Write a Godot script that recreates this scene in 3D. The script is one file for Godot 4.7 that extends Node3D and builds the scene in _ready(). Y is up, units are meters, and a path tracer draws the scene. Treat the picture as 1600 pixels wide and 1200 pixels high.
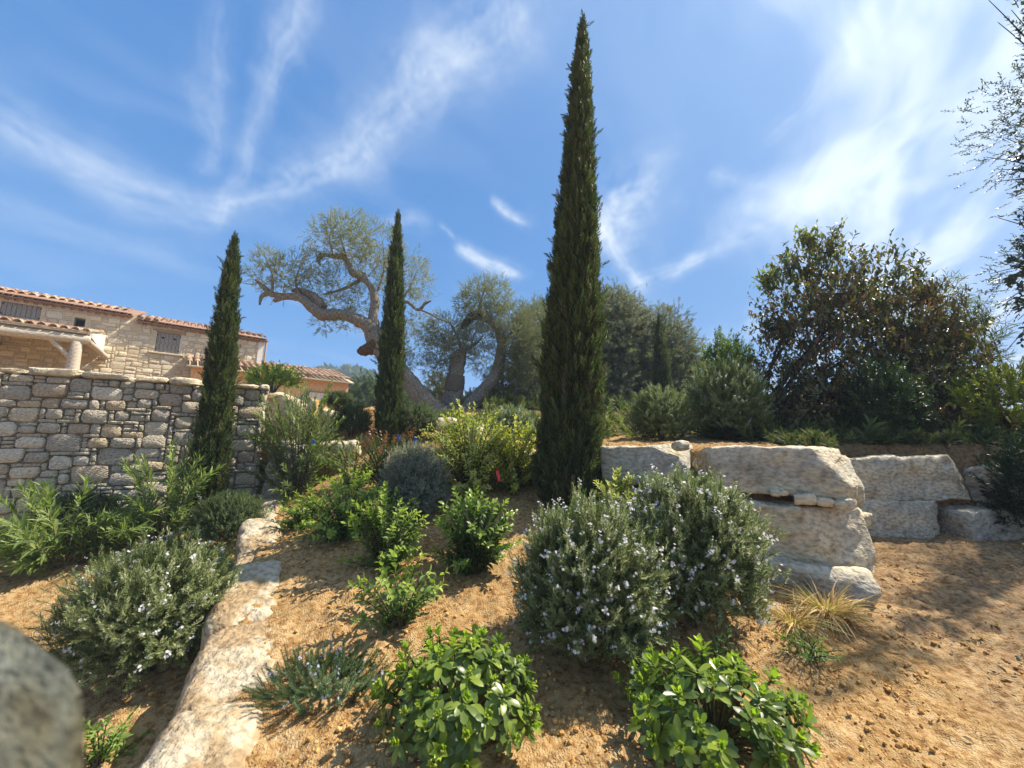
extends Node3D
# A terraced Mediterranean garden under a cirrus sky. x right, y up, -z away from the camera; metres.

var rng := RandomNumberGenerator.new()
var n1 := FastNoiseLite.new()
var n2 := FastNoiseLite.new()
var ncell := FastNoiseLite.new()
var M := {}
var used := {}
const GREEN := 1.35
const EYE := Vector3(0, 1.6, 0)

# ------------------------------------------------------------------ mesh builder
class MB:
	var v := PackedVector3Array()
	var c := PackedColorArray()
	var ix := PackedInt32Array()
	func vert(p: Vector3, col := Color.WHITE) -> int:
		v.append(p)
		c.append(col)
		return v.size() - 1
	func tri(a: int, b: int, d: int) -> void:      # counter-clockwise seen from outside
		ix.append(a)
		ix.append(d)
		ix.append(b)
	func quad(a: int, b: int, d: int, e: int) -> void:
		tri(a, b, d)
		tri(a, d, e)
	func box(t: Transform3D, s: Vector3, bev := 0.0, col := Color.WHITE) -> void:
		# six faces with their own corners; bev pulls a chamfer in
		var h := s * 0.5
		for ax in 3:
			for sg in [-1.0, 1.0]:
				var n := Vector3.ZERO
				n[ax] = sg
				var u := Vector3.ZERO
				u[(ax + 1) % 3] = 1.0
				var w := n.cross(u)
				var q := []
				for k in [[-1, -1], [1, -1], [1, 1], [-1, 1]]:
					var p: Vector3 = n * h + u * (h.dot(u.abs()) - bev) * k[0] + w * (h.dot(w.abs()) - bev) * k[1]
					q.append(vert(t * p, col))
				quad(q[0], q[1], q[2], q[3])
		if bev > 0.0:
			for ax in 3:
				for s1 in [-1.0, 1.0]:
					for s2 in [-1.0, 1.0]:
						var b := (ax + 1) % 3
						var d := (ax + 2) % 3
						var pts := []
						for e in [[-1.0, 0], [1.0, 0], [1.0, 1], [-1.0, 1]]:
							var p := Vector3.ZERO
							p[ax] = e[0] * (h[ax] - bev)
							p[b] = s1 * (h[b] - (0.0 if e[1] == 0 else bev))
							p[d] = s2 * (h[d] - (bev if e[1] == 0 else 0.0))
							pts.append(vert(t * p, col))
						if s1 * s2 > 0:
							quad(pts[0], pts[1], pts[2], pts[3])
						else:
							quad(pts[3], pts[2], pts[1], pts[0])
	func tube(path: PackedVector3Array, rad: PackedFloat32Array, sides := 8, lump := 0.0, noise: FastNoiseLite = null, col := Color.WHITE, twist := 0.0) -> void:
		var first := v.size()
		var prev := Vector3.RIGHT
		for k in path.size():
			var dirv := (path[mini(k + 1, path.size() - 1)] - path[maxi(k - 1, 0)]).normalized()
			var side := (prev - dirv * prev.dot(dirv))
			if side.length() < 0.05:
				side = dirv.cross(Vector3(0.3, 0.2, 0.9))
			side = side.normalized()
			prev = side
			var bn := dirv.cross(side)
			for s in sides:
				var a := TAU * s / sides + twist * k
				var r := rad[k]
				var o := side * cos(a) + bn * sin(a)
				if lump > 0.0:
					var q := path[k] + o * r
					r *= 1.0 + lump * (noise.get_noise_3d(q.x * 6.0, q.y * 3.0, q.z * 6.0) + 0.45 * noise.get_noise_3d(q.x * 19.0, q.y * 8.0, q.z * 19.0) + 0.35 * sin(a * 4.0 + noise.get_noise_3d(q.x, q.y, q.z) * 6.0))
				vert(path[k] + o * r, col)
			if k > 0:
				for s in sides:
					var i0 := first + (k - 1) * sides + s
					var i1 := first + (k - 1) * sides + (s + 1) % sides
					quad(i0, i1, i1 + sides, i0 + sides)
		var e0 := vert(path[0], col)
		var e1 := vert(path[path.size() - 1], col)
		var last := first + (path.size() - 1) * sides
		for s in sides:
			tri(e0, first + (s + 1) % sides, first + s)
			tri(e1, last + s, last + (s + 1) % sides)
	func mesh(flat := false) -> ArrayMesh:
		var vv := v
		var cc := c
		var ii := ix
		if flat:
			vv = PackedVector3Array()
			cc = PackedColorArray()
			ii = PackedInt32Array()
			for k in ix.size():
				vv.append(v[ix[k]])
				cc.append(c[ix[k]])
				ii.append(k)
		var nn := PackedVector3Array()
		nn.resize(vv.size())
		for k in range(0, ii.size(), 3):
			var a := vv[ii[k]]
			var f := (vv[ii[k + 2]] - a).cross(vv[ii[k + 1]] - a)
			for j in 3:
				nn[ii[k + j]] += f
		for k in nn.size():
			nn[k] = nn[k].normalized() if nn[k].length_squared() > 1e-20 else Vector3.UP
		var arr := []
		arr.resize(Mesh.ARRAY_MAX)
		arr[Mesh.ARRAY_VERTEX] = vv
		arr[Mesh.ARRAY_NORMAL] = nn
		arr[Mesh.ARRAY_COLOR] = cc
		arr[Mesh.ARRAY_INDEX] = ii
		var m := ArrayMesh.new()
		m.add_surface_from_arrays(Mesh.PRIMITIVE_TRIANGLES, arr)
		return m

# ------------------------------------------------------------------ naming
func numbered(called: String) -> String:
	used[called] = used.get(called, -1) + 1
	return called if used[called] == 0 else "%s_%03d" % [called, used[called]]

func tag(o: Node, label: String, category: String, group := "", kind := "") -> Node:
	if label: o.set_meta("label", label)
	if category: o.set_meta("category", category)
	if group: o.set_meta("group", group)
	if kind: o.set_meta("kind", kind)
	return o

func thing(called: String, label: String, category: String, where := Vector3.ZERO, turn := 0.0, group := "") -> Node3D:
	var o := Node3D.new()
	o.name = numbered(called)
	add_child(o)
	o.position = where
	o.rotation.y = turn
	tag(o, label, category, group)
	return o

func part(called: String, mesh: Mesh, mat: Material, parent: Node, kind := "") -> MeshInstance3D:
	var o := MeshInstance3D.new()
	o.name = numbered(called) if parent == self else called
	o.mesh = mesh
	o.material_override = mat
	parent.add_child(o, true)
	if kind: o.set_meta("kind", kind)
	return o

func scatter(called: String, mesh: Mesh, mat: Material, xf: Array, cols: Array, parent: Node) -> MultiMeshInstance3D:
	var mm := MultiMesh.new()
	mm.transform_format = MultiMesh.TRANSFORM_3D
	mm.use_colors = cols.size() > 0
	mm.mesh = mesh
	mm.instance_count = xf.size()
	for k in xf.size():
		mm.set_instance_transform(k, xf[k])
		if cols.size(): mm.set_instance_color(k, cols[k])
	var o := MultiMeshInstance3D.new()
	o.name = numbered(called) if parent == self else called
	o.multimesh = mm
	o.material_override = mat
	parent.add_child(o, true)
	o.set_meta("kind", "stuff")
	return o

# ------------------------------------------------------------------ small maths
func rr(a: float, b: float) -> float:
	return rng.randf_range(a, b)

func rdir() -> Vector3:
	var z := rr(-1, 1)
	var a := rr(0, TAU)
	var r := sqrt(1 - z * z)
	return Vector3(r * cos(a), z, r * sin(a))

func lin(r: float, g: float, b: float) -> Color:
	return Color(r, g, b)

func aim(fwd: Vector3, up := Vector3.UP) -> Basis:      # z along fwd, y as near up as can be
	var z := fwd.normalized()
	var x := up.cross(z)
	if x.length() < 0.02:
		x = Vector3(1, 0, 0.2).cross(z)
	x = x.normalized()
	return Basis(x, z.cross(x), z)

func grow(dirv: Vector3) -> Basis:                       # y along dirv, random spin
	var y := dirv.normalized()
	var x := y.cross(rdir()).normalized()
	return Basis(x, y, x.cross(y))

func ss(a: float, b: float, t: float) -> float:
	return smoothstep(a, b, t)

func pl(p: Array, t: float) -> float:
	if t <= p[0][0]: return p[0][1]
	for k in range(1, p.size()):
		if t <= p[k][0]:
			return lerpf(p[k - 1][1], p[k][1], (t - p[k - 1][0]) / (p[k][0] - p[k - 1][0]))
	return p[p.size() - 1][1]

# ------------------------------------------------------------------ the lie of the land (height of the soil at x, z)
const BED := [[0, -1.3], [1.7, -1.21], [2.2, -1.15], [3.0, -0.93], [4.1, -0.586], [5, -0.28], [6.5, 0.1], [9, 0.9], [12, 1.15], [16, 1.3], [30, 1.8], [60, 3.0], [400, 5]]
const EDGE := [[0, -0.8], [1.2, -1.2], [1.7, -1.38], [2.37, -1.76], [2.85, -2.0], [3.4, -2.33], [5.07, -3.29], [6, -3.6]]
const LOW := [[0, -1.6], [2, -1.5], [3.6, -1.22], [4.6, -0.88], [5.2, -0.8]]
const TERR := [[-3, 5.6], [0, 4.7], [0.94, 4.0], [1.6, 3.55], [2.6, 2.95], [2.8, 3.05], [3.55, 4.3], [5.2, 4.1], [9, 4.0], [30, 4]]

func ground(x: float, z: float) -> float:
	var d := -z
	var bed := pl(BED, d)
	var h := bed
	h -= maxf(0, -x - 0.5) * 0.18 * ss(2.6, 5, d) * (1 - ss(5.2, 6.8, d))
	h = lerpf(h, -1.2 + 0.12 * (minf(d, 5) - 1.7), ss(1.4, 2.4, x) * (1 - ss(5, 8, d)))
	var dl := pl(TERR, x)
	h = lerpf(h, maxf(bed, 0.08 * (minf(d, 16) - 4)), ss(dl + 0.12, dl + 0.3, d) * ss(-1.8, -0.6, x))
	h = lerpf(h, pl(LOW, d), (1 - ss(0.02, 0.2, x - pl(EDGE, d))) * (1 - ss(5.0, 5.3, d)))
	var w := (x + 3.38) * -0.51 + (d - 5.2) * 0.86
	h = lerpf(h, 0.8 + 0.02 * maxf(0, d - 6), ss(0.1, 0.45, w) * (1 - ss(-3.6, -2.9, x)))
	h += 0.45 * exp(-((x + 2.6) ** 2 / 0.5 + (d - 7) ** 2 / 0.8))
	h += 19.5 * exp(-((x + 62) ** 2 / 1800.0 + (d - 140) ** 2 / 1500.0))
	return 1.6 + h

func soil(x: float, z: float) -> float:      # with hollows and crumbs
	var near := 1.0 - ss(5.0, 9.0, Vector2(x, z).length())
	var h := ground(x, z) + 0.035 * n1.get_noise_2d(x * 2.2, z * 2.2)
	if near > 0.0:
		h += near * (0.016 * n1.get_noise_2d(x * 9 + 40, z * 9) + 0.010 * n1.get_noise_2d(x * 26, z * 26 + 9) + 0.006 * n1.get_noise_2d(x * 70, z * 70))
	return h

func on(x: float, d: float, sink := 0.0) -> Vector3:
	return Vector3(x, soil(x, -d) - sink, -d)

# ------------------------------------------------------------------ materials
func noise_tex(freq: float, ramp: Array, octaves := 5, kind := FastNoiseLite.TYPE_SIMPLEX_SMOOTH, size := 512, sd := 1) -> NoiseTexture2D:
	var f := FastNoiseLite.new()
	f.noise_type = kind
	f.seed = sd
	f.frequency = freq
	f.fractal_octaves = octaves
	var g := Gradient.new()
	var off := PackedFloat32Array()
	var col := PackedColorArray()
	for k in ramp.size():
		off.append(ramp[k][0])
		col.append(ramp[k][1])
	g.offsets = off
	g.colors = col
	var t := NoiseTexture2D.new()
	t.width = size
	t.height = size
	t.seamless = true
	t.noise = f
	t.color_ramp = g
	return t

func grey(k: float) -> Color:
	return Color(k, k, k)

func mat(col: Color, rough: float, tex: Texture2D = null, bump: Texture2D = null, bump_cm := 0.0, scale := Vector3.ONE, world := true, spec := 0.3) -> StandardMaterial3D:
	var m := StandardMaterial3D.new()
	m.albedo_color = col.linear_to_srgb()
	m.roughness = rough
	m.metallic_specular = spec
	m.vertex_color_use_as_albedo = true
	if tex or bump:
		m.uv1_triplanar = true
		m.uv1_world_triplanar = world
		m.uv1_scale = scale
		m.uv1_triplanar_sharpness = 3.0
	if tex: m.albedo_texture = tex
	if bump:
		m.heightmap_enabled = true
		m.heightmap_texture = bump
		m.heightmap_scale = bump_cm
	return m

func leaf_mat(rough := 0.45, spec := 0.4, through := Color(0.75, 0.9, 0.3)) -> StandardMaterial3D:
	var m := mat(Color.WHITE, rough)
	m.metallic_specular = spec
	m.backlight_enabled = true
	m.backlight = (through * 1.05).linear_to_srgb()
	m.cull_mode = BaseMaterial3D.CULL_DISABLED
	return m

func make_materials() -> void:
	var fine := noise_tex(0.012, [[0.0, grey(0.66)], [0.35, grey(0.86)], [0.6, grey(0.97)], [1.0, grey(1.0)]], 6, FastNoiseLite.TYPE_SIMPLEX_SMOOTH, 1024, 3)
	var crumb := noise_tex(0.045, [[0.0, grey(0.0)], [1.0, grey(1.0)]], 6, FastNoiseLite.TYPE_SIMPLEX_SMOOTH, 1024, 5)
	var earth := noise_tex(0.010, [[0.0, Color(0.60, 0.50, 0.42)], [0.35, Color(0.84, 0.78, 0.70)], [0.55, Color(0.95, 0.92, 0.86)], [0.8, Color(1, 0.99, 0.96)], [1.0, Color(1, 1, 1)]], 7, FastNoiseLite.TYPE_SIMPLEX_SMOOTH, 1024, 8)
	var cells := noise_tex(0.016, [[0.0, grey(0.0)], [1.0, grey(1.0)]], 7, FastNoiseLite.TYPE_SIMPLEX_SMOOTH, 1024, 12)
	var streak := noise_tex(0.02, [[0.0, grey(0.45)], [0.4, grey(0.8)], [0.6, grey(0.95)], [1.0, grey(1.0)]], 5, FastNoiseLite.TYPE_PERLIN, 512, 21)
	M.soil = mat(Color.WHITE, 0.95, earth, crumb, 0.8, Vector3(1.7, 1.7, 1.7), true, 0.15)
	M.clod = mat(Color.WHITE, 0.95, earth, crumb, 0.5, Vector3(6, 6, 6), true, 0.15)
	M.rock = mat(Color.WHITE, 0.85, fine, cells, 1.2, Vector3(1.4, 2.0, 1.4), true, 0.25)
	M.stone = []
	for t in [lin(0.64, 0.565, 0.42), lin(0.52, 0.47, 0.37), lin(0.70, 0.63, 0.48), lin(0.54, 0.48, 0.385), lin(0.60, 0.49, 0.33), lin(0.52, 0.43, 0.32), lin(0.70, 0.64, 0.52), lin(0.46, 0.415, 0.34)]:
		M.stone.append(mat(t, 0.88, fine, cells, 1.6, Vector3(2.6, 3.4, 2.6), true, 0.25))
	M.mortar = mat(lin(0.36, 0.31, 0.235), 0.95, fine, crumb, 0.6, Vector3(4, 4, 4))
	M.house = []
	for t in [lin(0.78, 0.67, 0.47), lin(0.72, 0.62, 0.45), lin(0.82, 0.73, 0.55), lin(0.64, 0.53, 0.37), lin(0.74, 0.66, 0.50)]:
		M.house.append(mat(t, 0.9, fine, cells, 0.8, Vector3(2.5, 3.2, 2.5), true, 0.2))
	M.lime = mat(lin(0.74, 0.63, 0.45), 0.95, fine, crumb, 0.5, Vector3(3, 3, 3))
	M.plaster = mat(lin(0.80, 0.50, 0.27), 0.95, fine, crumb, 0.25, Vector3(1.2, 1.2, 1.2))
	M.white = mat(lin(0.80, 0.77, 0.70), 0.85, fine, null, 0, Vector3(2, 2, 2))
	M.tile = []
	for t in [lin(0.44, 0.27, 0.175), lin(0.52, 0.34, 0.22), lin(0.38, 0.22, 0.14), lin(0.56, 0.42, 0.29)]:
		M.tile.append(mat(t, 0.85, fine, crumb, 0.3, Vector3(5, 5, 5)))
	M.wood = mat(lin(0.64, 0.56, 0.44), 0.8, streak, streak, 0.6, Vector3(1.2, 9, 9), false)
	M.greywood = mat(lin(0.34, 0.31, 0.28), 0.85, streak, streak, 0.6, Vector3(9, 1.0, 9), false)
	M.brownwood = mat(lin(0.42, 0.29, 0.16), 0.8, streak, streak, 0.4, Vector3(2, 9, 9), false)
	M.dark = mat(lin(0.02, 0.018, 0.016), 0.7)
	M.iron = mat(lin(0.03, 0.03, 0.03), 0.6)
	M.bark = mat(Color.WHITE, 0.92, streak, streak, 2.5, Vector3(5, 1.6, 5), true)
	M.near_rock = mat(lin(0.31, 0.38, 0.43), 0.9, streak, cells, 1.0, Vector3(9, 9, 9), true, 0.2)  # dark bluish tint imitates shade lying on the near rock
	M.burlap = mat(lin(0.20, 0.17, 0.14), 0.95, streak, streak, 1.0, Vector3(4, 14, 4), true)
	M.leaf = leaf_mat()
	M.gloss = leaf_mat(0.34, 0.5)
	M.dull = leaf_mat(0.62, 0.3, Color(0.6, 0.7, 0.35))
	M.petal = leaf_mat(0.6, 0.2, Color(0.9, 0.9, 0.95))
	M.needle = leaf_mat(0.55, 0.35, Color(0.45, 0.6, 0.25))
	M.plastic_red = mat(lin(0.62, 0.03, 0.035), 0.4, null, null, 0, Vector3.ONE, false, 0.5)
	M.plastic_blue = mat(lin(0.02, 0.10, 0.50), 0.4, null, null, 0, Vector3.ONE, false, 0.5)

# ------------------------------------------------------------------ sky: air and cirrus, with extra veil out of view for fill
func angles(v: Vector3) -> Vector2:
	return Vector2(rad_to_deg(atan2(v.x, -v.z)), rad_to_deg(asin(v.normalized().y)))

func make_sky(sun: Vector3) -> ImageTexture:
	var W := 2048
	var H := 1024
	var img := Image.create_empty(W, H, false, Image.FORMAT_RGBF)
	var f1 := FastNoiseLite.new()
	f1.seed = 11
	f1.frequency = 1.0
	f1.fractal_octaves = 5
	var f2 := FastNoiseLite.new()
	f2.seed = 23
	f2.frequency = 1.0
	f2.fractal_octaves = 4
	# streaks of cirrus: azimuth and height in degrees of each end, half width, strength
	var strokes := [
		[-40.3, 26.3, -36.4, 41.3, 1.3, 1.6, 0.30, 0.6],
		[-36.4, 41.3, -32.3, 50.8, 1.6, 2.1, 0.36, 0.6],
		[-42.4, 30.9, -42.6, 46.9, 1.5, 1.8, 0.22, 0.6],
		[-39.5, 28.2, -24.3, 38.2, 1.3, 3.8, 0.50, 0.7],
		[-24.3, 38.2, -11.1, 49.3, 3.8, 4.7, 0.50, 0.7],
		[-11.1, 49.3, 3.5, 55.3, 4.7, 6.2, 0.50, 0.7],
		[-57.6, 28.3, -48.9, 26.2, 3.4, 3.5, 0.36, 0.6],
		[-48.9, 26.2, -38.8, 27.5, 3.5, 2.5, 0.36, 0.6],
		[-55.6, 20.6, -41.8, 21.5, 2.5, 3.0, 0.15, 0.6],
		[20.8, 35.3, 16.3, 32.6, 4.1, 4.8, 0.62, 1.6],
		[14.7, 30.4, 19.9, 23.1, 2.1, 1.5, 0.55, 1.2],
		[19.9, 23.1, 29.8, 25.1, 1.7, 1.0, 0.55, 1.2],
		[16.3, 32.6, 17.8, 26.7, 4.8, 4.1, 0.40, 1.3],
		[-2.6, 34.8, 2.6, 32.2, 0.8, 1.2, 0.60, 1.5],
		[-7.7, 28.4, 1.5, 25.1, 1.4, 1.1, 0.75, 1.5],
		[-14.3, 31.7, -20.0, 30.9, 1.5, 0.9, 0.30, 1.5],
		[-11.3, 31.2, -9.0, 30.0, 0.7, 0.5, 0.40, 1.5],
		[31.5, 33.9, 35.7, 30.6, 0.9, 1.9, 0.22, 1.5],
		[40.0, 27.0, 26.6, 25.3, 2.4, 1.1, 0.25, 1.2],
		[37.8, 35.9, 46.5, 40.8, 1.7, 1.8, 0.20, 1.0]
	]
	var base := []
	for y in H:
		var el := (0.5 - (y + 0.5) / H) * PI
		if el < -0.03:
			var low := Color(0.20, 0.17, 0.12)
			if y == H - 1 or base.size() == 0:
				base.append(low)
			img.fill_rect(Rect2i(0, y, W, H - y), low)
			break
		var se := sin(el)
		var ce := cos(el)
		var k := pow(clampf(1.0 - se, 0, 1), 2.2)
		for x in W:
			var az := (x + 0.5) / W * TAU
			if az > PI: az -= TAU
			var v := Vector3(sin(az) * ce, se, -cos(az) * ce)
			var cs := v.dot(sun)
			var col := Color(0.040, 0.130, 0.325).lerp(Color(0.090, 0.250, 0.51), k)
			col = col.lerp(Color(0.24, 0.39, 0.60), 0.75 * pow(k, 7.0))
			var glow := pow(maxf(0.0, cs), 5.0)
			col = col.lerp(Color(0.30, 0.44, 0.66), 0.55 * glow)
			var q := Vector2(v.x, v.z) / (se + 0.16)
			var warp := f2.get_noise_2d(q.x * 1.1, q.y * 1.1)
			var along := q.x * 0.55 - q.y * 0.84
			var across := q.x * 0.84 + q.y * 0.55
			var fib := f1.get_noise_2d(along * 0.7 + warp * 0.12, across * 2.4 + warp * 0.5)
			var wisp := f1.get_noise_2d(along * 2.2 + warp * 0.4 + 31.0, across * 4.2 - warp * 0.5)
			# thin veil everywhere, thicker towards the sun
			var side := ss(0.50, 0.95, az + 0.22 * warp + 0.12 * fib) * ss(2.6, 1.7, az)
			var a := 0.07 * ss(-0.2, 0.6, fib + 0.5 * warp)
			var fine := f1.get_noise_2d(along * 1.6 + 3.0, across * 11.0 + warp)
			a += side * (0.22 + 0.52 * ss(-0.45, 0.55, fib * 0.7 + 0.4 * wisp + 0.4 * fine)) + 0.05 * ss(0.1, 0.7, az) * (1 - side)
			a += 0.22 * ss(1.0, 1.5, absf(az)) * (0.6 + 0.6 * ss(-0.3, 0.5, fib))  # denser veil out of view, added to raise the fill light
			if absf(az) < 1.25:
				var ad := rad_to_deg(az)
				var ed := rad_to_deg(el)
				for s in strokes:
					var cc := ce * 0.5 + 0.5 * cos(deg_to_rad(s[1]))
					var ax: float = s[0] * cc
					var bx: float = s[2] * cc
					var px := ad * cc + 1.6 * warp + 1.2 * f2.get_noise_2d(ad * 0.11, ed * 0.11)
					var dx := bx - ax
					var dy: float = s[3] - s[1]
					var t := clampf(((px - ax) * dx + (ed - s[1]) * dy) / (dx * dx + dy * dy), 0, 1)
					var ex := px - ax - dx * t
					var ey: float = ed - s[1] - dy * t
					var wd: float = lerpf(s[4], s[5], t)
					var dd: float = sqrt(ex * ex + ey * ey) / wd
					if dd < 1.6:
						var frn: float = f2.get_noise_2d(px * 0.16 + 7.0, ed * 0.16)
						var g2: float = exp(-dd * dd * (2.0 - 1.3 * frn)) * (0.95 + 0.25 * wisp)
						var tex: float = 0.62 + 0.55 * wisp * s[7] + 0.42 * f1.get_noise_2d(t * sqrt(dx * dx + dy * dy) * 0.10 + s[0], (ex * dy - ey * dx) / sqrt(dx * dx + dy * dy) / wd * 1.9 + s[1]) + 0.25 * f1.get_noise_2d(px * 0.7, ed * 0.7)
						a += s[6] * g2 * maxf(0.0, tex) * ss(0.0, 0.2, t + 0.15) * ss(1.15, 0.75, t)
			a = clampf(a, 0, 1) * ss(-0.02, 0.12, el)
			img.set_pixel(x, y, col.lerp(Color(0.49, 0.535, 0.585) * (1.0 + 0.30 * side), a))
	return ImageTexture.create_from_image(img)

# ------------------------------------------------------------------ stone work
func face_stone(w: float, h: float, dep: float, soft := 0.3) -> ArrayMesh:
	var b := MB.new()
	var m := minf(w, h)
	var pts := []
	for k in 4:
		var sx: float = [-1, 1, 1, -1][k]
		var sy: float = [-1, -1, 1, 1][k]
		var c1 := m * rr(0.10, soft)
		var c2 := m * rr(0.10, soft)
		var p := Vector2(sx * w / 2, sy * h / 2)
		var pa := p - Vector2(0, sy * c2)
		var pb := p - Vector2(sx * c1, 0)
		if k % 2 == 0:
			pts.append(pa)
			pts.append(pb)
		else:
			pts.append(pb)
			pts.append(pa)
	for k in 8:
		pts[k] += Vector2(rr(-1, 1), rr(-1, 1)) * m * 0.045
	var ins := m * rr(0.06, 0.13)
	var tilt := Vector2(rr(-0.25, 0.25), rr(-0.25, 0.25))
	for ring in 3:
		for p in pts:
			var q: Vector2 = p
			var z: float = [-0.03, dep * 0.5, dep][ring]
			if ring == 2:
				q = p - p.normalized() * ins
				z += rr(-0.12, 0.12) * dep + tilt.dot(q) * 0.35
			b.vert(Vector3(q.x, q.y, z))
	for ring in 2:
		for k in 8:
			var k2 := (k + 1) % 8
			b.quad(ring * 8 + k, ring * 8 + k2, ring * 8 + 8 + k2, ring * 8 + 8 + k)
	var mid := b.vert(Vector3(rr(-0.1, 0.1) * w, rr(-0.1, 0.1) * h, dep * rr(0.98, 1.1)))
	for k in 8:
		b.tri(mid, 16 + k, 16 + (k + 1) % 8)
	return b.mesh()

func pack(nx: int, ny: int, sizes: Array, free: Callable) -> Array:
	var occ := PackedByteArray()
	occ.resize(nx * ny)
	for y in ny:
		for x in nx:
			occ[y * nx + x] = 0 if free.call(x, y) else 1
	var out := []
	var fits := func(x: int, y: int, w: int, h: int) -> bool:
		if x < 0 or y < 0 or x + w > nx or y + h > ny: return false
		for j in h:
			for i in w:
				if occ[(y + j) * nx + x + i]: return false
		return true
	var take := func(x: int, y: int, w: int, h: int):
		for j in h:
			for i in w:
				occ[(y + j) * nx + x + i] = 1
		out.append([x, y, w, h])
	for s in sizes:
		for k in s[2] * 4:
			var x := rng.randi_range(0, nx - s[0])
			var y := rng.randi_range(0, ny - s[1])
			if fits.call(x, y, s[0], s[1]):
				take.call(x, y, s[0], s[1])
				s[2] -= 1
				if s[2] <= 0: break
	for y in ny:
		for x in nx:
			if occ[y * nx + x]: continue
			var w := 1
			var h := 1
			var ww := rng.randi_range(2, 4)
			var hh := rng.randi_range(1, 3)
			while w < ww and fits.call(x, y, w + 1, h): w += 1
			while h < hh and fits.call(x, y, w, h + 1): h += 1
			take.call(x, y, w, h)
	return out

func lay_stones(parent: Node3D, t: Transform3D, rects: Array, cw: float, ch: float, joint: float, dep: Array, mats: Array, most: int, soft := 0.3) -> int:
	# the largest stones as parts of their own, what is past the limit joined
	rects.sort_custom(func(a, b): return a[2] * a[3] > b[2] * b[3])
	var rest := []
	var made := 0
	for r in rects:
		var w: float = r[2] * cw - joint * rr(0.7, 1.3)
		var h: float = r[3] * ch - joint * rr(0.7, 1.3)
		var me := face_stone(w, h, rr(dep[0], dep[1]), soft)
		var at := t * Transform3D(Basis(Vector3(0, 0, 1), rr(-0.04, 0.04)), Vector3((r[0] + r[2] * 0.5) * cw, (r[1] + r[3] * 0.5) * ch, 0))
		if made < most:
			var o := part("stone", me, mats[rng.randi() % mats.size()], parent)
			o.transform = at
			made += 1
		else:
			rest.append([me, at])
	if rest.size():
		var st := SurfaceTool.new()
		for r in rest:
			st.append_from(r[0], 0, r[1])
		part("small_stones", st.commit(), mats[1], parent, "stuff")
	return made

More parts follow.
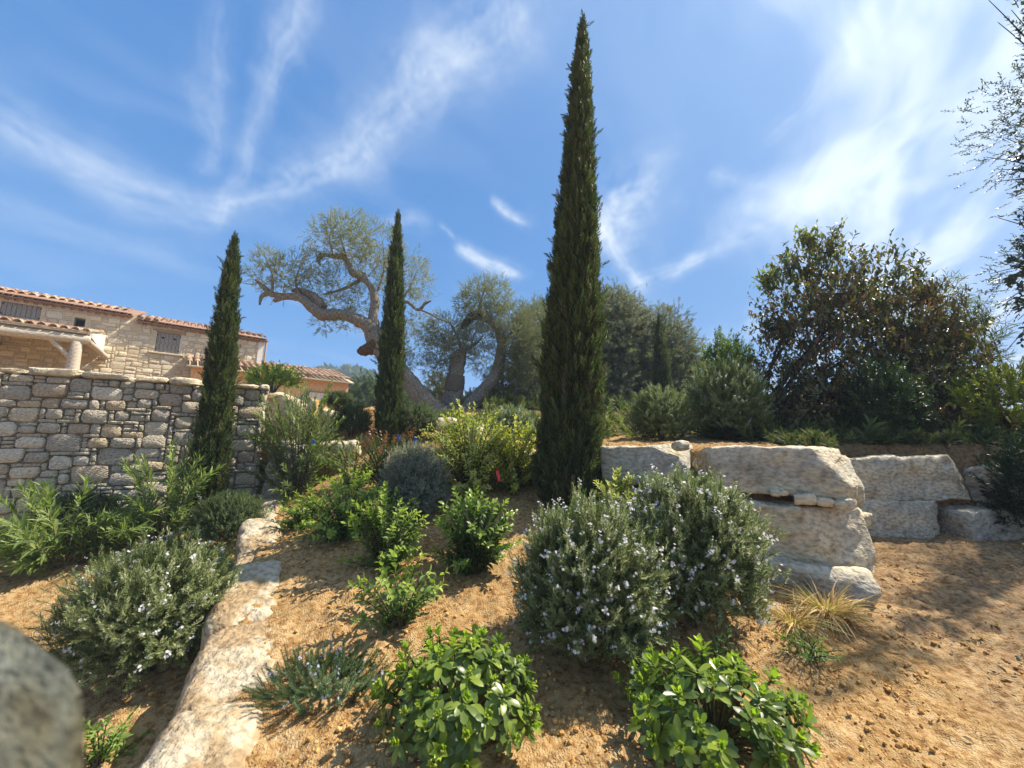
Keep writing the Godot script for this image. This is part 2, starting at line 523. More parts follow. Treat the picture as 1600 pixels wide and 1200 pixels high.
func boulder(size: Vector3, sd: int, r := 0.07, rough := 1.0, tone := 0.0, cuts := 7, cell := 0.036, dust := 0.0) -> ArrayMesh:
	# a quarried block: bedded, chipped and veined; its origin is the middle of its base
	var g := RandomNumberGenerator.new()
	g.seed = sd
	var f := FastNoiseLite.new()
	f.seed = sd
	f.frequency = 1.0
	f.fractal_octaves = 4
	var half := size * 0.5
	var nx := clampi(int(size.x / cell), 4, 60)
	var ny := clampi(int(size.y / cell), 4, 40)
	var nz := clampi(int(size.z / cell), 4, 40)
	var planes := []
	for k in cuts:
		var n := Vector3(g.randf_range(-1, 1), g.randf_range(-0.7, 1), g.randf_range(-1, 1)).normalized()
		var reach := (n.abs() * half).dot(Vector3.ONE)
		planes.append([n, reach * g.randf_range(0.64, 0.86)])
	var b := MB.new()
	var key := {}
	var place := func(i: int, j: int, k: int) -> int:
		var id := (i * 100 + j) * 100 + k
		if key.has(id): return key[id]
		var p := Vector3(2.0 * i / nx - 1, 2.0 * j / ny - 1, 2.0 * k / nz - 1) * half
		var inner := half - Vector3.ONE * minf(r, minf(half.x, minf(half.y, half.z)) * 0.9)
		var q := p.clamp(-inner, inner)
		var n := (p - q).normalized()
		p = q + n * minf(r, minf(half.x, minf(half.y, half.z)) * 0.9)
		for c in planes:
			var over: float = p.dot(c[0]) - c[1]
			if over > 0: p -= c[0] * over * 0.94
		var o := 37.0 * (sd % 17)
		var big := f.get_noise_3d(p.x * 1.6 + o, p.y * 2.0, p.z * 1.6)
		var bed := f.get_noise_3d(p.x * 1.2, p.y * 11.0 + o, p.z * 1.2)
		var chip := absf(f.get_noise_3d(p.x * 5.0, p.y * 6.0 + o, p.z * 5.0))
		var grit := f.get_noise_3d(p.x * 17.0, p.y * 22.0 + o, p.z * 17.0)
		p += n * rough * (0.070 * big + 0.018 * bed - 0.040 * chip * ss(0.1, 0.35, chip) - 0.02 * chip + 0.005 * grit)
		# colours: pale weathered skin, blue-grey fresh breaks, ochre stains, white veins
		var w := clampf(0.5 + 1.4 * f.get_noise_3d(p.x * 2.1 + 9, p.y * 2.6, p.z * 2.1) + tone, 0, 1)
		var col := Color(0.44, 0.405, 0.325).lerp(Color(0.70, 0.59, 0.40), w)
		col = col.lerp(Color(0.42, 0.29, 0.13), 0.7 * ss(0.22, 0.55, f.get_noise_3d(p.x * 2.7, p.y * 4.0 - o, p.z * 2.7) + 0.3 * grit))
		col = col.lerp(Color(0.16, 0.15, 0.13), 0.55 * ss(0.25, 0.6, f.get_noise_3d(p.x * 3.7 - o, p.y * 5.0, p.z * 3.7)))
		var vein := absf(f.get_noise_3d(p.x * 2.4 + p.y * 1.5, p.y * 2.0 + o * 2, p.z * 2.4))
		col = col.lerp(Color(0.68, 0.66, 0.60), 0.8 * ss(0.022, 0.0, vein) * (1.0 - w * 0.6))
		if n.y > 0.5: col = col.lerp(Color(0.66, 0.57, 0.42), 0.6)  # upward faces set paler than the sides
		if dust > 0.0 and n.y > 0.3: col = col.lerp(Color(0.43, 0.29, 0.15), dust * ss(-0.12, 0.22, f.get_noise_3d(p.x * 2.2 + 5, o, p.z * 3.0) + 0.35 * grit))
		if dust > 0.0: col *= 0.82
		key[id] = b.vert(p + Vector3(0, half.y, 0), col)
		return key[id]
	for j in ny:
		for i in nx:
			b.quad(place.call(i, j, nz), place.call(i + 1, j, nz), place.call(i + 1, j + 1, nz), place.call(i, j + 1, nz))
			b.quad(place.call(i + 1, j, 0), place.call(i, j, 0), place.call(i, j + 1, 0), place.call(i + 1, j + 1, 0))
		for k in nz:
			b.quad(place.call(nx, j, k + 1), place.call(nx, j, k), place.call(nx, j + 1, k), place.call(nx, j + 1, k + 1))
			b.quad(place.call(0, j, k), place.call(0, j, k + 1), place.call(0, j + 1, k + 1), place.call(0, j + 1, k))
	for i in nx:
		for k in nz:
			b.quad(place.call(i, ny, k + 1), place.call(i + 1, ny, k + 1), place.call(i + 1, ny, k), place.call(i, ny, k))
			b.quad(place.call(i, 0, k), place.call(i + 1, 0, k), place.call(i + 1, 0, k + 1), place.call(i, 0, k + 1))
	return b.mesh()

func rock(label: String, at: Vector3, size: Vector3, turn: float, sd: int, tone := 0.0, tilt := Vector2.ZERO, group := "", r := 0.07, rough := 1.0, cat := "boulder", cuts := 7, dust := 0.0) -> MeshInstance3D:
	var o := part("boulder" if cat == "boulder" else "stone_chock", boulder(size, sd, r, rough, tone, cuts, 0.034 if size.x > 0.3 else 0.02, dust), M.rock, self)
	o.transform = Transform3D(Basis(Vector3.UP, deg_to_rad(turn)) * Basis(Vector3.BACK, deg_to_rad(tilt.x)) * Basis(Vector3.RIGHT, deg_to_rad(tilt.y)), at)
	tag(o, label, cat, group)
	return o

func arch(r: float, thick: float, length: float, taper := 0.85) -> ArrayMesh:      # half a canal tile, open below, along +z
	var b := MB.new()
	var n := 8
	for e in 2:
		var s := 1.0 if e == 0 else taper
		for k in n + 1:
			var a := PI * k / n
			b.vert(Vector3(cos(a) * r * s, sin(a) * r * s, -length * e))
			b.vert(Vector3(cos(a) * (r - thick) * s, sin(a) * (r - thick) * s, -length * e))
	var st := (n + 1) * 2
	for k in n:
		var a := k * 2
		b.quad(a, a + st, a + st + 2, a + 2)
		b.quad(a + 3, a + 3 + st, a + 1 + st, a + 1)
		b.quad(a, a + 2, a + 3, a + 1)
		b.quad(a + st + 1, a + st + 3, a + st + 2, a + st)
	return b.mesh(true)

func log_mesh(a: Vector3, c: Vector3, r0: float, r1: float, sides := 12, sag := 0.0, lump := 0.10) -> ArrayMesh:
	var b := MB.new()
	var p := PackedVector3Array()
	var q := PackedFloat32Array()
	for k in 9:
		var t := k / 8.0
		p.append(a.lerp(c, t) + Vector3(0, -sag * sin(PI * t), 0) + Vector3(n1.get_noise_1d(t * 2 + a.x * 9), n1.get_noise_1d(t * 2 + 50), 0) * r0 * 0.25)
		q.append(lerpf(r0, r1, t))
	b.tube(p, q, sides, lump, n2)
	return b.mesh()

# ------------------------------------------------------------------ leaves and twigs
func leaf(L: float, W: float, shape: float, fold: float, droop: float, segs: int, col: Color, edge := Color(-1, 0, 0), b: MB = null, t := Transform3D.IDENTITY) -> MB:
	# along +z from its base, face up; shape > 1 is widest near the tip
	if b == null: b = MB.new()
	if edge.r < 0: edge = col
	var rows := []
	for k in segs + 1:
		var u := float(k) / segs
		var w := W * 0.5 * pow(sin(PI * pow(clampf(u, 0.0, 1.0), shape)), 0.8 if shape < 1.35 else 0.55) if k > 0 and k < segs else 0.0
		var p := Vector3(0, -droop * L * u * u, L * u * (1.0 - 0.25 * absf(droop) * u))
		if w == 0.0:
			rows.append([b.vert(t * p, col)])
		else:
			rows.append([b.vert(t * (p + Vector3(-w, fold * w, 0)), edge), b.vert(t * p, col), b.vert(t * (p + Vector3(w, fold * w, 0)), edge)])
	for k in segs:
		var a: Array = rows[k]
		var c: Array = rows[k + 1]
		if a.size() == 1 and c.size() == 3:
			b.tri(a[0], c[0], c[1])
			b.tri(a[0], c[1], c[2])
		elif c.size() == 1 and a.size() == 3:
			b.tri(a[0], c[0], a[1])
			b.tri(a[1], c[0], a[2])
		elif a.size() == 3:
			b.quad(a[0], c[0], c[1], a[1])
			b.quad(a[1], c[1], c[2], a[2])
	return b

func leaf_set(L: float, W: float, shape: float, fold: float, segs: int, cols: Array, edges := []) -> Array:
	var out := []
	for k in cols.size():
		for v in 2:
			out.append(leaf(L * rr(0.9, 1.12), W * rr(0.88, 1.1), shape, fold, rr(-0.08, 0.38), segs, cols[k] * GREEN, edges[k] if edges.size() else Color(-1, 0, 0)).mesh())
	return out

func twig(n: int, stem: float, L: float, W: float, a0: float, a1: float, per := 2, segs := 2, shape := 1.0, start := 0.12, sd := 1, stemcol := Color(0.5, 0.45, 0.3)) -> ArrayMesh:
	# a shoot along +y; leaf colours come from each copy
	var g := RandomNumberGenerator.new()
	g.seed = sd
	var b := MB.new()
	for k in n:
		var t := start + (1.0 - start) * k / (n - 1.0)
		for j in per:
			var az := k * 2.4 + TAU * j / per + g.randf_range(-0.3, 0.3)
			var an := lerpf(a0, a1, t) + g.randf_range(-0.15, 0.15)
			var out := Vector3(cos(az), 0, sin(az))
			var dv := Vector3.UP * cos(an) + out * sin(an)
			var sz := lerpf(1.0, 0.75, t) * g.randf_range(0.8, 1.15)
			leaf(L * sz, W * sz, shape, 0.25, g.randf_range(-0.1, 0.25), segs, Color.WHITE * g.randf_range(0.85, 1.1), Color(-1, 0, 0), b, Transform3D(aim(dv, Vector3.UP), Vector3(0, stem * t, 0)))
	var s := stem * 0.012 + 0.0008
	b.tube(PackedVector3Array([Vector3.ZERO, Vector3(0, stem, 0)]), PackedFloat32Array([s, s * 0.5]), 3, 0, null, stemcol)
	return b.mesh()

func plume() -> ArrayMesh:      # a spray of cypress, one unit tall
	var b := MB.new()
	for k in 15:
		var t := k / 15.0
		var az := k * 2.4
		var an := lerpf(0.55, 0.12, t)
		var dv := Vector3.UP * cos(an) + Vector3(cos(az), 0, sin(az)) * sin(an)
		leaf(lerpf(0.42, 0.26, t), lerpf(0.085, 0.055, t), 0.9, 0.5, -0.12, 2, Color.WHITE * rng.randf_range(0.8, 1.15), Color(-1, 0, 0), b, Transform3D(aim(dv, Vector3(cos(az), 0.3, sin(az))), Vector3(0, t * 0.74, 0)))
	return b.mesh()

func flower() -> ArrayMesh:      # five small petals
	var b := MB.new()
	for k in 5:
		var az := TAU * k / 5
		var dv := Vector3(cos(az), 0.35, sin(az))
		leaf(0.011, 0.0085, 1.3, 0.1, 0.1, 3, Color.WHITE, Color(-1, 0, 0), b, Transform3D(aim(dv, Vector3.UP), Vector3.ZERO))
	return b.mesh()

func commit_leaves(o: Node3D, leaves: Array, meshes: Array, m: Material, most: int) -> void:
	# leaves: [transform, which mesh]; the nearest to the eye are parts, the rest one part
	leaves.sort_custom(func(a, b): return (o.position + a[0].origin).distance_squared_to(EYE) < (o.position + b[0].origin).distance_squared_to(EYE))
	var rest := {}
	for k in leaves.size():
		if k < most:
			part("leaf", meshes[leaves[k][1]], m, o).transform = leaves[k][0]
		else:
			if not rest.has(leaves[k][1]): rest[leaves[k][1]] = []
			rest[leaves[k][1]].append(leaves[k][0])
	for key in rest:
		scatter("foliage", meshes[key], m, rest[key], [], o)

func shoot(leaves: Array, p0: Vector3, p1: Vector3, p2: Vector3, n: int, per: int, start: float, a0: float, a1: float, sc: float, nm: int, young := -1) -> void:
	# leaves along a bent stem
	for k in n:
		var t := start + (1.0 - start) * k / maxf(1.0, n - 1.0)
		var p := p0.lerp(p1, t).lerp(p1.lerp(p2, t), t)
		var ax := (p1.lerp(p2, t) - p0.lerp(p1, t)).normalized()
		var sidev := ax.cross(Vector3(0.31, 0.2, 0.93)).normalized()
		var bn := ax.cross(sidev)
		for j in per:
			var az := k * (PI / 2 if per == 2 else 2.4) + TAU * j / per + rr(-0.35, 0.35)
			var an := lerpf(a0, a1, t) + rr(-0.2, 0.2)
			var out := sidev * cos(az) + bn * sin(az)
			var dv := ax * cos(an) + out * sin(an)
			var size := sc * rr(0.78, 1.12) * (1.0 if t < 0.85 else 0.78)
			var which := rng.randi() % nm
			if young >= 0 and t > 0.8: which = young + rng.randi() % 2
			leaves.append([Transform3D(aim(dv, ax + Vector3.UP * 0.6).scaled(Vector3.ONE * size), p), which])

func stem_mesh(p0: Vector3, p1: Vector3, p2: Vector3, r0: float, r1: float, col: Color, sides := 5) -> ArrayMesh:
	var b := MB.new()
	var p := PackedVector3Array()
	var q := PackedFloat32Array()
	for k in 7:
		var t := k / 6.0
		p.append(p0.lerp(p1, t).lerp(p1.lerp(p2, t), t))
		q.append(lerpf(r0, r1, t))
	b.tube(p, q, sides, 0, null, col)
	return b.mesh()

# a shrub of many fine twigs; its base is the origin
func twig_shrub(called: String, label: String, cat: String, at: Vector3, size: Vector3, tw: Array, m: Material, count: int, sc: Vector2, pal: Array, upmix := 0.5, lobes := 0.22, group := "", flowers := 0, fcol := Color(0.75, 0.76, 0.85), sd := 1, low := -0.55) -> Node3D:
	var o := thing(called, label, cat, at, 0, group)
	var per := []
	var cols := []
	for k in tw.size():
		per.append([])
		cols.append([])
	var mid := Vector3(0, size.y * 0.45, 0)
	var half := Vector3(size.x * 0.5, size.y * 0.55, size.z * 0.5)
	var fx := []
	var fc := []
	for k in count:
		var dv := rdir()
		while dv.y < low: dv = rdir()
		var lobe := 1.0 + lobes * n1.get_noise_3d(dv.x * 2.3 + sd * 17, dv.y * 2.3, dv.z * 2.3) + lobes * 0.8 * n2.get_noise_3d(dv.x * 5.0 + sd * 5, dv.y * 5.0, dv.z * 5.0)
		var rad := lobe * pow(rr(0.12, 1.0), 0.33)
		var p := mid + dv * half * rad
		if p.y < 0.01: p.y = rr(0.01, 0.07)
		var gd := (dv * half).normalized().lerp(Vector3.UP, upmix) + rdir() * 0.42
		var s := rr(sc.x, sc.y)
		var t := Transform3D(grow(gd).scaled(Vector3.ONE * s), p - gd.normalized() * s * 0.05)
		var which := rng.randi() % tw.size()
		var cl := 0.5 + 0.8 * n1.get_noise_3d(p.x * 7 + sd, p.y * 7, p.z * 7) + rr(-0.3, 0.3)
		var col: Color = pal[0].lerp(pal[1], clampf(cl, 0, 1))
		if pal.size() > 2 and rad > 0.9 and rng.randf() < 0.35: col = col.lerp(pal[2], rr(0.3, 1.0))
		per[which].append(t)
		cols[which].append(col * GREEN)
		if flowers > 0 and rad > 0.80 and rng.randf() < flowers / 1000.0 * (0.4 + 2.0 * clampf(n2.get_noise_3d(p.x * 8, p.y * 8, p.z * 8 + sd) + 0.3, 0, 1)):
			for j in rng.randi_range(2, 6):
				var fp := p + gd.normalized() * s * rr(0.02, 0.065) + rdir() * 0.010
				fx.append(Transform3D(grow(gd.normalized() + rdir() * 0.8).scaled(Vector3.ONE * rr(0.55, 0.95)), fp))
				fc.append(fcol * rr(0.85, 1.05))
	for k in tw.size():
		scatter("foliage", tw[k], m, per[k], cols[k], o)
	if fx.size(): scatter("flowers", M.flower_mesh, M.petal, fx, fc, o)
	for k in 7:
		var a := rr(0, TAU)
		var e := Vector3(cos(a) * half.x * 0.6, size.y * rr(0.5, 0.75), sin(a) * half.z * 0.6)
		part("stem", stem_mesh(Vector3(cos(a), 0, sin(a)) * 0.02 - Vector3(0, 0.03, 0), e * Vector3(0.35, 0.5, 0.35), e, 0.006 + size.x * 0.006, 0.003, Color(0.13, 0.10, 0.07)), M.bark, o)
	return o

func cypress(label: String, at: Vector3, top: Vector3, prof: Array, count: int, pscale: Vector2, group := "") -> Node3D:
	var o := thing("cypress_tree", label, "cypress", at, 0, group)
	var hgt := top.length()
	var xf := []
	var cols := []
	for k in count:
		var t := pow(rr(0, 1), 1.0)
		while rng.randf() > pl(prof, t) / 0.35 + 0.06: t = rr(0, 1)
		var a := rr(0, TAU)
		var tuft := 1.0 + 0.30 * n1.get_noise_3d(cos(a) * 1.6, t * hgt * 1.7, sin(a) * 1.6 + at.x * 9) + 0.34 * n2.get_noise_3d(cos(a) * 4, t * hgt * 5, sin(a) * 4 + at.x)
		var r := pl(prof, t) * tuft * (rr(0.72, 1.06) if rng.randf() < 0.8 else rr(0.3, 0.7))
		var out := Vector3(cos(a), 0, sin(a))
		var p := top * t + out * r
		var s := rr(pscale.x, pscale.y) * (1.0 - 0.35 * t)
		var dv := Vector3.UP + out * rr(0.0, 0.42) + rdir() * 0.16
		if rng.randf() < 0.02: dv = Vector3.UP * 0.6 + out
		xf.append(Transform3D(grow(dv).scaled(Vector3(s * 1.05, s, s * 1.05)), p - Vector3(0, s * 0.35, 0)))
		var c := clampf(0.5 + n1.get_noise_3d(p.x * 6, p.y * 4, p.z * 6 + at.z) + rr(-0.35, 0.35), 0, 1)
		var col := Color(0.034, 0.048, 0.018).lerp(Color(0.105, 0.125, 0.045), c)
		if rng.randf() < 0.07: col = Color(0.12, 0.10, 0.06)
		cols.append(col * GREEN)
	for k in 16:      # stray shoots that break the outline
		var t := rr(0.12, 0.93)
		var a := rr(0, TAU)
		if k == 0:
			t = 0.76
			a = PI
		var out := Vector3(cos(a), 0, sin(a))
		var p := top * t + out * pl(prof, t) * 0.62
		var dv := (out * rr(0.5, 1.1) + Vector3.UP * rr(0.6, 1.2)).normalized()
		var n := rng.randi_range(4, 6)
		for j in n:
			var q := p + dv * j * 0.030 + Vector3(0, 0.003 * j * j, 0)
			xf.append(Transform3D(grow(dv + rdir() * 0.5).scaled(Vector3.ONE * pscale.x * rr(0.75, 1.05)), q))
			cols.append(Color(0.09, 0.115, 0.045).lerp(Color(0.12, 0.10, 0.05), rr(0, 0.7)))
	for k in 26:      # the open, wispy leader
		var t := rr(0.94, 1.015)
		xf.append(Transform3D(grow(Vector3.UP + rdir() * 0.22).scaled(Vector3.ONE * pscale.x * rr(0.6, 1.0)), top * t + rdir() * 0.03 * (1.1 - t) * 8.0))
		cols.append(Color(0.075, 0.08, 0.04))
	scatter("foliage", M.plume, M.needle, xf, cols, o)
	part("trunk", log_mesh(Vector3(0, -0.1, 0), top * 0.9, 0.07 + hgt * 0.004, 0.012, 8), M.bark, o)
	return o

# a crown of twigs that fills overlapping balls: [centre, radius]
func blob_fill(balls: Array, density: float, sc: Vector2, pal: Array, upmix: float, sd: float, hollow := 0.55) -> Array:
	var xf := []
	var cols := []
	for b in balls:
		var c: Vector3 = b[0]
		var r: float = b[1]
		for k in int(density * r * r):
			var dv := rdir()
			var lobe := 1.0 + 0.35 * n1.get_noise_3d(dv.x * 2.4 + c.x * 3 + sd, dv.y * 2.4 + c.y, dv.z * 2.4) + 0.30 * n2.get_noise_3d(dv.x * 5 + c.x, dv.y * 5, dv.z * 5 + sd)
			if n2.get_noise_3d(c.x + dv.x * r * 3.0 + sd, c.y + dv.y * r * 3.0, c.z + dv.z * r * 3.0) < -0.30: continue
			var p := c + dv * r * lobe * pow(rr(hollow * hollow * hollow, 1.0), 0.34)
			var gd := dv.lerp(Vector3.UP, upmix) + rdir() * 0.7
			var s := rr(sc.x, sc.y)
			xf.append(Transform3D(grow(gd).scaled(Vector3.ONE * s), p))
			var k2 := clampf(0.5 + 0.9 * n1.get_noise_3d(p.x * 2.2, p.y * 2.2, p.z * 2.2 + sd) + rr(-0.35, 0.35), 0, 1)
			var col: Color = pal[0].lerp(pal[1], k2)
			if pal.size() > 2 and n2.get_noise_3d(p.x * 1.5 + 70, p.y * 1.5, p.z * 1.5) > 0.12 and rng.randf() < 0.4: col = col.lerp(pal[2], rr(0.3, 1))
			cols.append(col * GREEN)
	return [xf, cols]

func limb(path: Array, rad: Array, sides := 12, lump := 0.16, col := Color(0.30, 0.265, 0.215)) -> ArrayMesh:
	# a smooth tube through the points
	var b := MB.new()
	var cv := Curve3D.new()
	for k in path.size():
		var d: Vector3 = (path[mini(k + 1, path.size() - 1)] - path[maxi(k - 1, 0)]) * 0.17
		cv.add_point(path[k], -d, d)
	var p := PackedVector3Array()
	var q := PackedFloat32Array()
	for k in path.size() - 1:
		for j in 9:
			var t := j / 9.0
			p.append(cv.sample(k, t))
			q.append(lerpf(rad[k], rad[k + 1], t))
	p.append(path[path.size() - 1])
	q.append(rad[rad.size() - 1])
	b.tube(p, q, sides, lump, n2, col, 0.07)
	return b.mesh()

# ------------------------------------------------------------------ builders of single things
func make_ground() -> void:
	var xs := []
	var zs := []
	var x := -400.0
	while x < 400.0:
		xs.append(x)
		var a := absf(x - 0.4)
		x += 0.021 if x > -3.3 and x < 4.0 else (0.05 if x > -6.0 and x < 6.5 else (0.25 if a < 14 else (1.5 if a < 60 else 12.0)))
	xs.append(400.0)
	var d := -60.0
	while d < 420.0:
		zs.append(-d)
		d += 0.019 if d > 1.1 and d < 4.3 else (0.05 if d > 0.2 and d < 7.5 else (0.25 if d > -4 and d < 16 else (1.5 if d > -10 and d < 60 else (4.0 if d < 180 else 15.0))))
	var b := MB.new()
	for z in zs:
		var dd: float = -z
		for xx in xs:
			var y := soil(xx, z)
			# soil is ochre in the beds, greyer and browner with leaf mould on the path, scrubby far off
			var c := Color(0.46, 0.325, 0.175).lerp(Color(0.38, 0.255, 0.125), clampf(0.5 + 0.9 * n1.get_noise_2d(xx * 1.3 + 9, z * 1.3), 0, 1))
			var path := ss(1.9, 2.7, xx + 0.35 * n2.get_noise_2d(xx * 2, z * 2)) * (1 - ss(5, 8, dd))
			c = c.lerp(Color(0.33, 0.24, 0.155), 0.85 * path)
			var dry := ss(0.2, 0.5, n2.get_noise_2d(xx * 3.1, z * 3.1 + 40))
			c = c.lerp(Color(0.52, 0.385, 0.225), 0.6 * dry)
			c = c.lerp(Color(0.16, 0.12, 0.07), 0.9 * ss(2.6, 2.9, xx) * ss(4.25, 4.5, dd))  # bank above the right wall darkened for the shade under the photinia
			c = c.lerp(Color(0.17, 0.15, 0.075), 0.85 * ss(6.2, 8.0, dd + 1.2 * n1.get_noise_2d(xx, z)) * ss(-1.5, 0.3, xx))  # scrub tint on the terrace, darkened too for shade under the round crown
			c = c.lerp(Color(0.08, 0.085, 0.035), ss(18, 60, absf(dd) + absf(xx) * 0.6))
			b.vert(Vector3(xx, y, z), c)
	var nx := xs.size()
	for j in zs.size() - 1:
		for i in nx - 1:
			var k := j * nx + i
			b.quad(k, k + 1, k + nx + 1, k + nx)
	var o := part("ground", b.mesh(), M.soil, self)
	o.set_meta("kind", "structure")

func crumbs() -> void:
	var lumps := []
	for k in 3:
		lumps.append(boulder(Vector3(1, 0.75, 0.9), 300 + k, 0.34, 1.5, 0, 3, 0.19))
	# clods of soil, pebbles, fallen leaves and twigs: nobody could count them
	for kind in 2:
		var xf := []
		var cols := []
		for k in (46000 if kind == 0 else 2600):
			var d := 1.0 + 3.6 * pow(rr(0, 1), 1.6)
			var x := rr(-2.2, 4.2) * (0.5 + d * 0.2)
			if x < pl(EDGE, d) + 0.35 and rng.randf() < 0.6: continue
			if n1.get_noise_2d(x * 1.7, d * 1.7) + rr(-0.35, 0.35) < -0.05 + 0.4 * ss(1.8, 2.6, x): continue
			var s := 0.0045 + 0.022 * pow(rr(0, 1), 5.0) + (0.003 if kind else 0.0)
			xf.append(Transform3D(Basis(rdir(), rr(0, TAU)).scaled(Vector3.ONE * s), Vector3(x, soil(x, -d) - s * 0.1, -d)))
			if kind == 0:
				var pth := ss(1.9, 2.7, x)
				cols.append(Color(0.41, 0.31, 0.19).lerp(Color(0.31, 0.22, 0.125), rr(0, 1)).lerp(Color(0.30, 0.21, 0.13), pth * 0.8) / 0.27)
			else:
				cols.append(Color(0.46, 0.41, 0.32).lerp(Color(0.30, 0.28, 0.24), rr(0, 1)) / 0.33)
		var o := scatter("soil_clods" if kind == 0 else "pebbles", lumps[kind], M.clod, xf, cols, self)
		tag(o, "crumbly clods of ochre soil strewn over the planting bed" if kind == 0 else "small pale pebbles scattered over the ochre soil", "soil" if kind == 0 else "pebbles")
	var xf := []
	var cols := []
	for k in 3400:
		var d := rr(1.2, 4.3)
		var x := rr(-1.8, 4.6)
		if ground(x, -d) > 0.95: continue
		if x < 2.4 and rng.randf() < (0.8 if x > 1.5 else 0.93): continue
		var s := rr(0.5, 1.1)
		xf.append(Transform3D(aim(Vector3(rr(-1, 1), rr(-0.3, 0.3), rr(-1, 1)), Vector3.UP + rdir() * 0.6).scaled(Vector3.ONE * s), Vector3(x, soil(x, -d) + 0.004, -d)))
		cols.append([Color(0.30, 0.24, 0.16), Color(0.22, 0.15, 0.09), Color(0.36, 0.33, 0.27), Color(0.17, 0.13, 0.08), Color(0.42, 0.32, 0.18)][rng.randi() % 5])
	tag(scatter("leaf_litter", leaf(0.045, 0.016, 0.9, 0.3, 0.3, 3, Color.WHITE).mesh(), M.dull, xf, cols, self), "dry fallen leaves littering the shaded path at right", "leaf litter")

func ground_cover() -> void:
	var xf := []
	var cols := []
	for k in 4200:
		var x := rr(-0.6, 12.0)
		var d := rr(5.6, 13.5) if rng.randf() < 0.75 or x < 3.0 else rr(4.75, 6.5)
		if n1.get_noise_2d(x * 0.9, d * 0.9) + rr(-0.3, 0.3) < -0.05: continue
		xf.append(Transform3D(grow(Vector3.UP + rdir() * 0.7).scaled(Vector3.ONE * rr(0.7, 1.5)), Vector3(x, ground(x, -d) - 0.02, -d)))
		cols.append(Color(0.07, 0.095, 0.03).lerp(Color(0.17, 0.18, 0.07), rr(0, 1)) * GREEN)
	for k in 620:
		var x := rr(2.9, 6.4)
		var d := pl(TERR, x) + rr(0.32, 0.95)
		xf.append(Transform3D(grow(Vector3.UP + rdir() * 0.9).scaled(Vector3.ONE * rr(0.4, 0.8)), Vector3(x, ground(x, -d) - 0.02, -d)))
		cols.append(Color(0.04, 0.055, 0.02).lerp(Color(0.11, 0.12, 0.045), rr(0, 1)) * GREEN)
	tag(scatter("ground_cover", M.tuft, M.dull, xf, cols, self), "low green ground cover on the terrace under the dome-shaped olive and the photinia", "ground cover")

func rubble_wall() -> void:
	var o := thing("rubble_wall", "grey dry stone retaining wall of rounded rubble in front of the house", "stone wall", Vector3(-3.38, 0.35, -5.2), atan2(0.513, 0.858))
	var L := 4.5
	var Hh := 2.03
	var b := MB.new()
	b.box(Transform3D(Basis(), Vector3(-L / 2, Hh / 2, -0.232)), Vector3(L, Hh, 0.44))
	part("core", b.mesh(true), M.mortar, o)
	var cw := 0.045
	var ch := 0.039
	var nx := int(L / cw)
	var ny := int(Hh / ch)
	var rects := pack(nx, ny, [[8, 6, 1], [7, 5, 3], [6, 5, 8], [6, 4, 24], [5, 4, 50], [4, 4, 50], [5, 3, 80], [6, 3, 40], [4, 3, 100], [3, 3, 70], [4, 2, 60], [3, 2, 110]], func(_x, _y): return true)
	# the stones lie left of the corner, so their grid starts at -L
	lay_stones(o, Transform3D(Basis(), Vector3(-L, 0, -0.02)), rects, cw, ch, 0.004, [0.03, 0.058], M.stone, 262, 0.34)
	var e := pack(8, ny, [[8, 4, 2], [4, 4, 5], [5, 3, 5], [4, 3, 8], [3, 3, 8]], func(_x, _y): return true)
	lay_stones(o, Transform3D(Basis(Vector3.UP, PI / 2), Vector3(-0.02, 0, -0.02)), e, cw, ch, 0.013, [0.03, 0.06], M.stone, 36)
	var x := -L
	while x < 0.0:
		var w := rr(0.2, 0.42)
		if x + w > 0.02: w = maxf(0.12, 0.02 - x)
		var c := part("cap_stone", boulder(Vector3(w - 0.012, rr(0.06, 0.10), 0.54), rng.randi() % 9000, 0.03, 0.35, 0.2, 3, 0.06), M.rock, o)
		c.position = Vector3(x + w / 2, Hh - 0.005, -0.2)
		x += w

func tile_row(o: Node3D, tiles: Array, x0: float, x1: float, step: float, t: Transform3D) -> void:
	var x := x0
	while x <= x1:
		var p := part("roof_tile", tiles[rng.randi() % tiles.size()], M.tile[rng.randi() % 4], o)
		p.transform = t * Transform3D(Basis(Vector3.UP, rr(-0.03, 0.03)), Vector3(x, rr(-0.006, 0.006), rr(-0.02, 0.02)))
		x += step

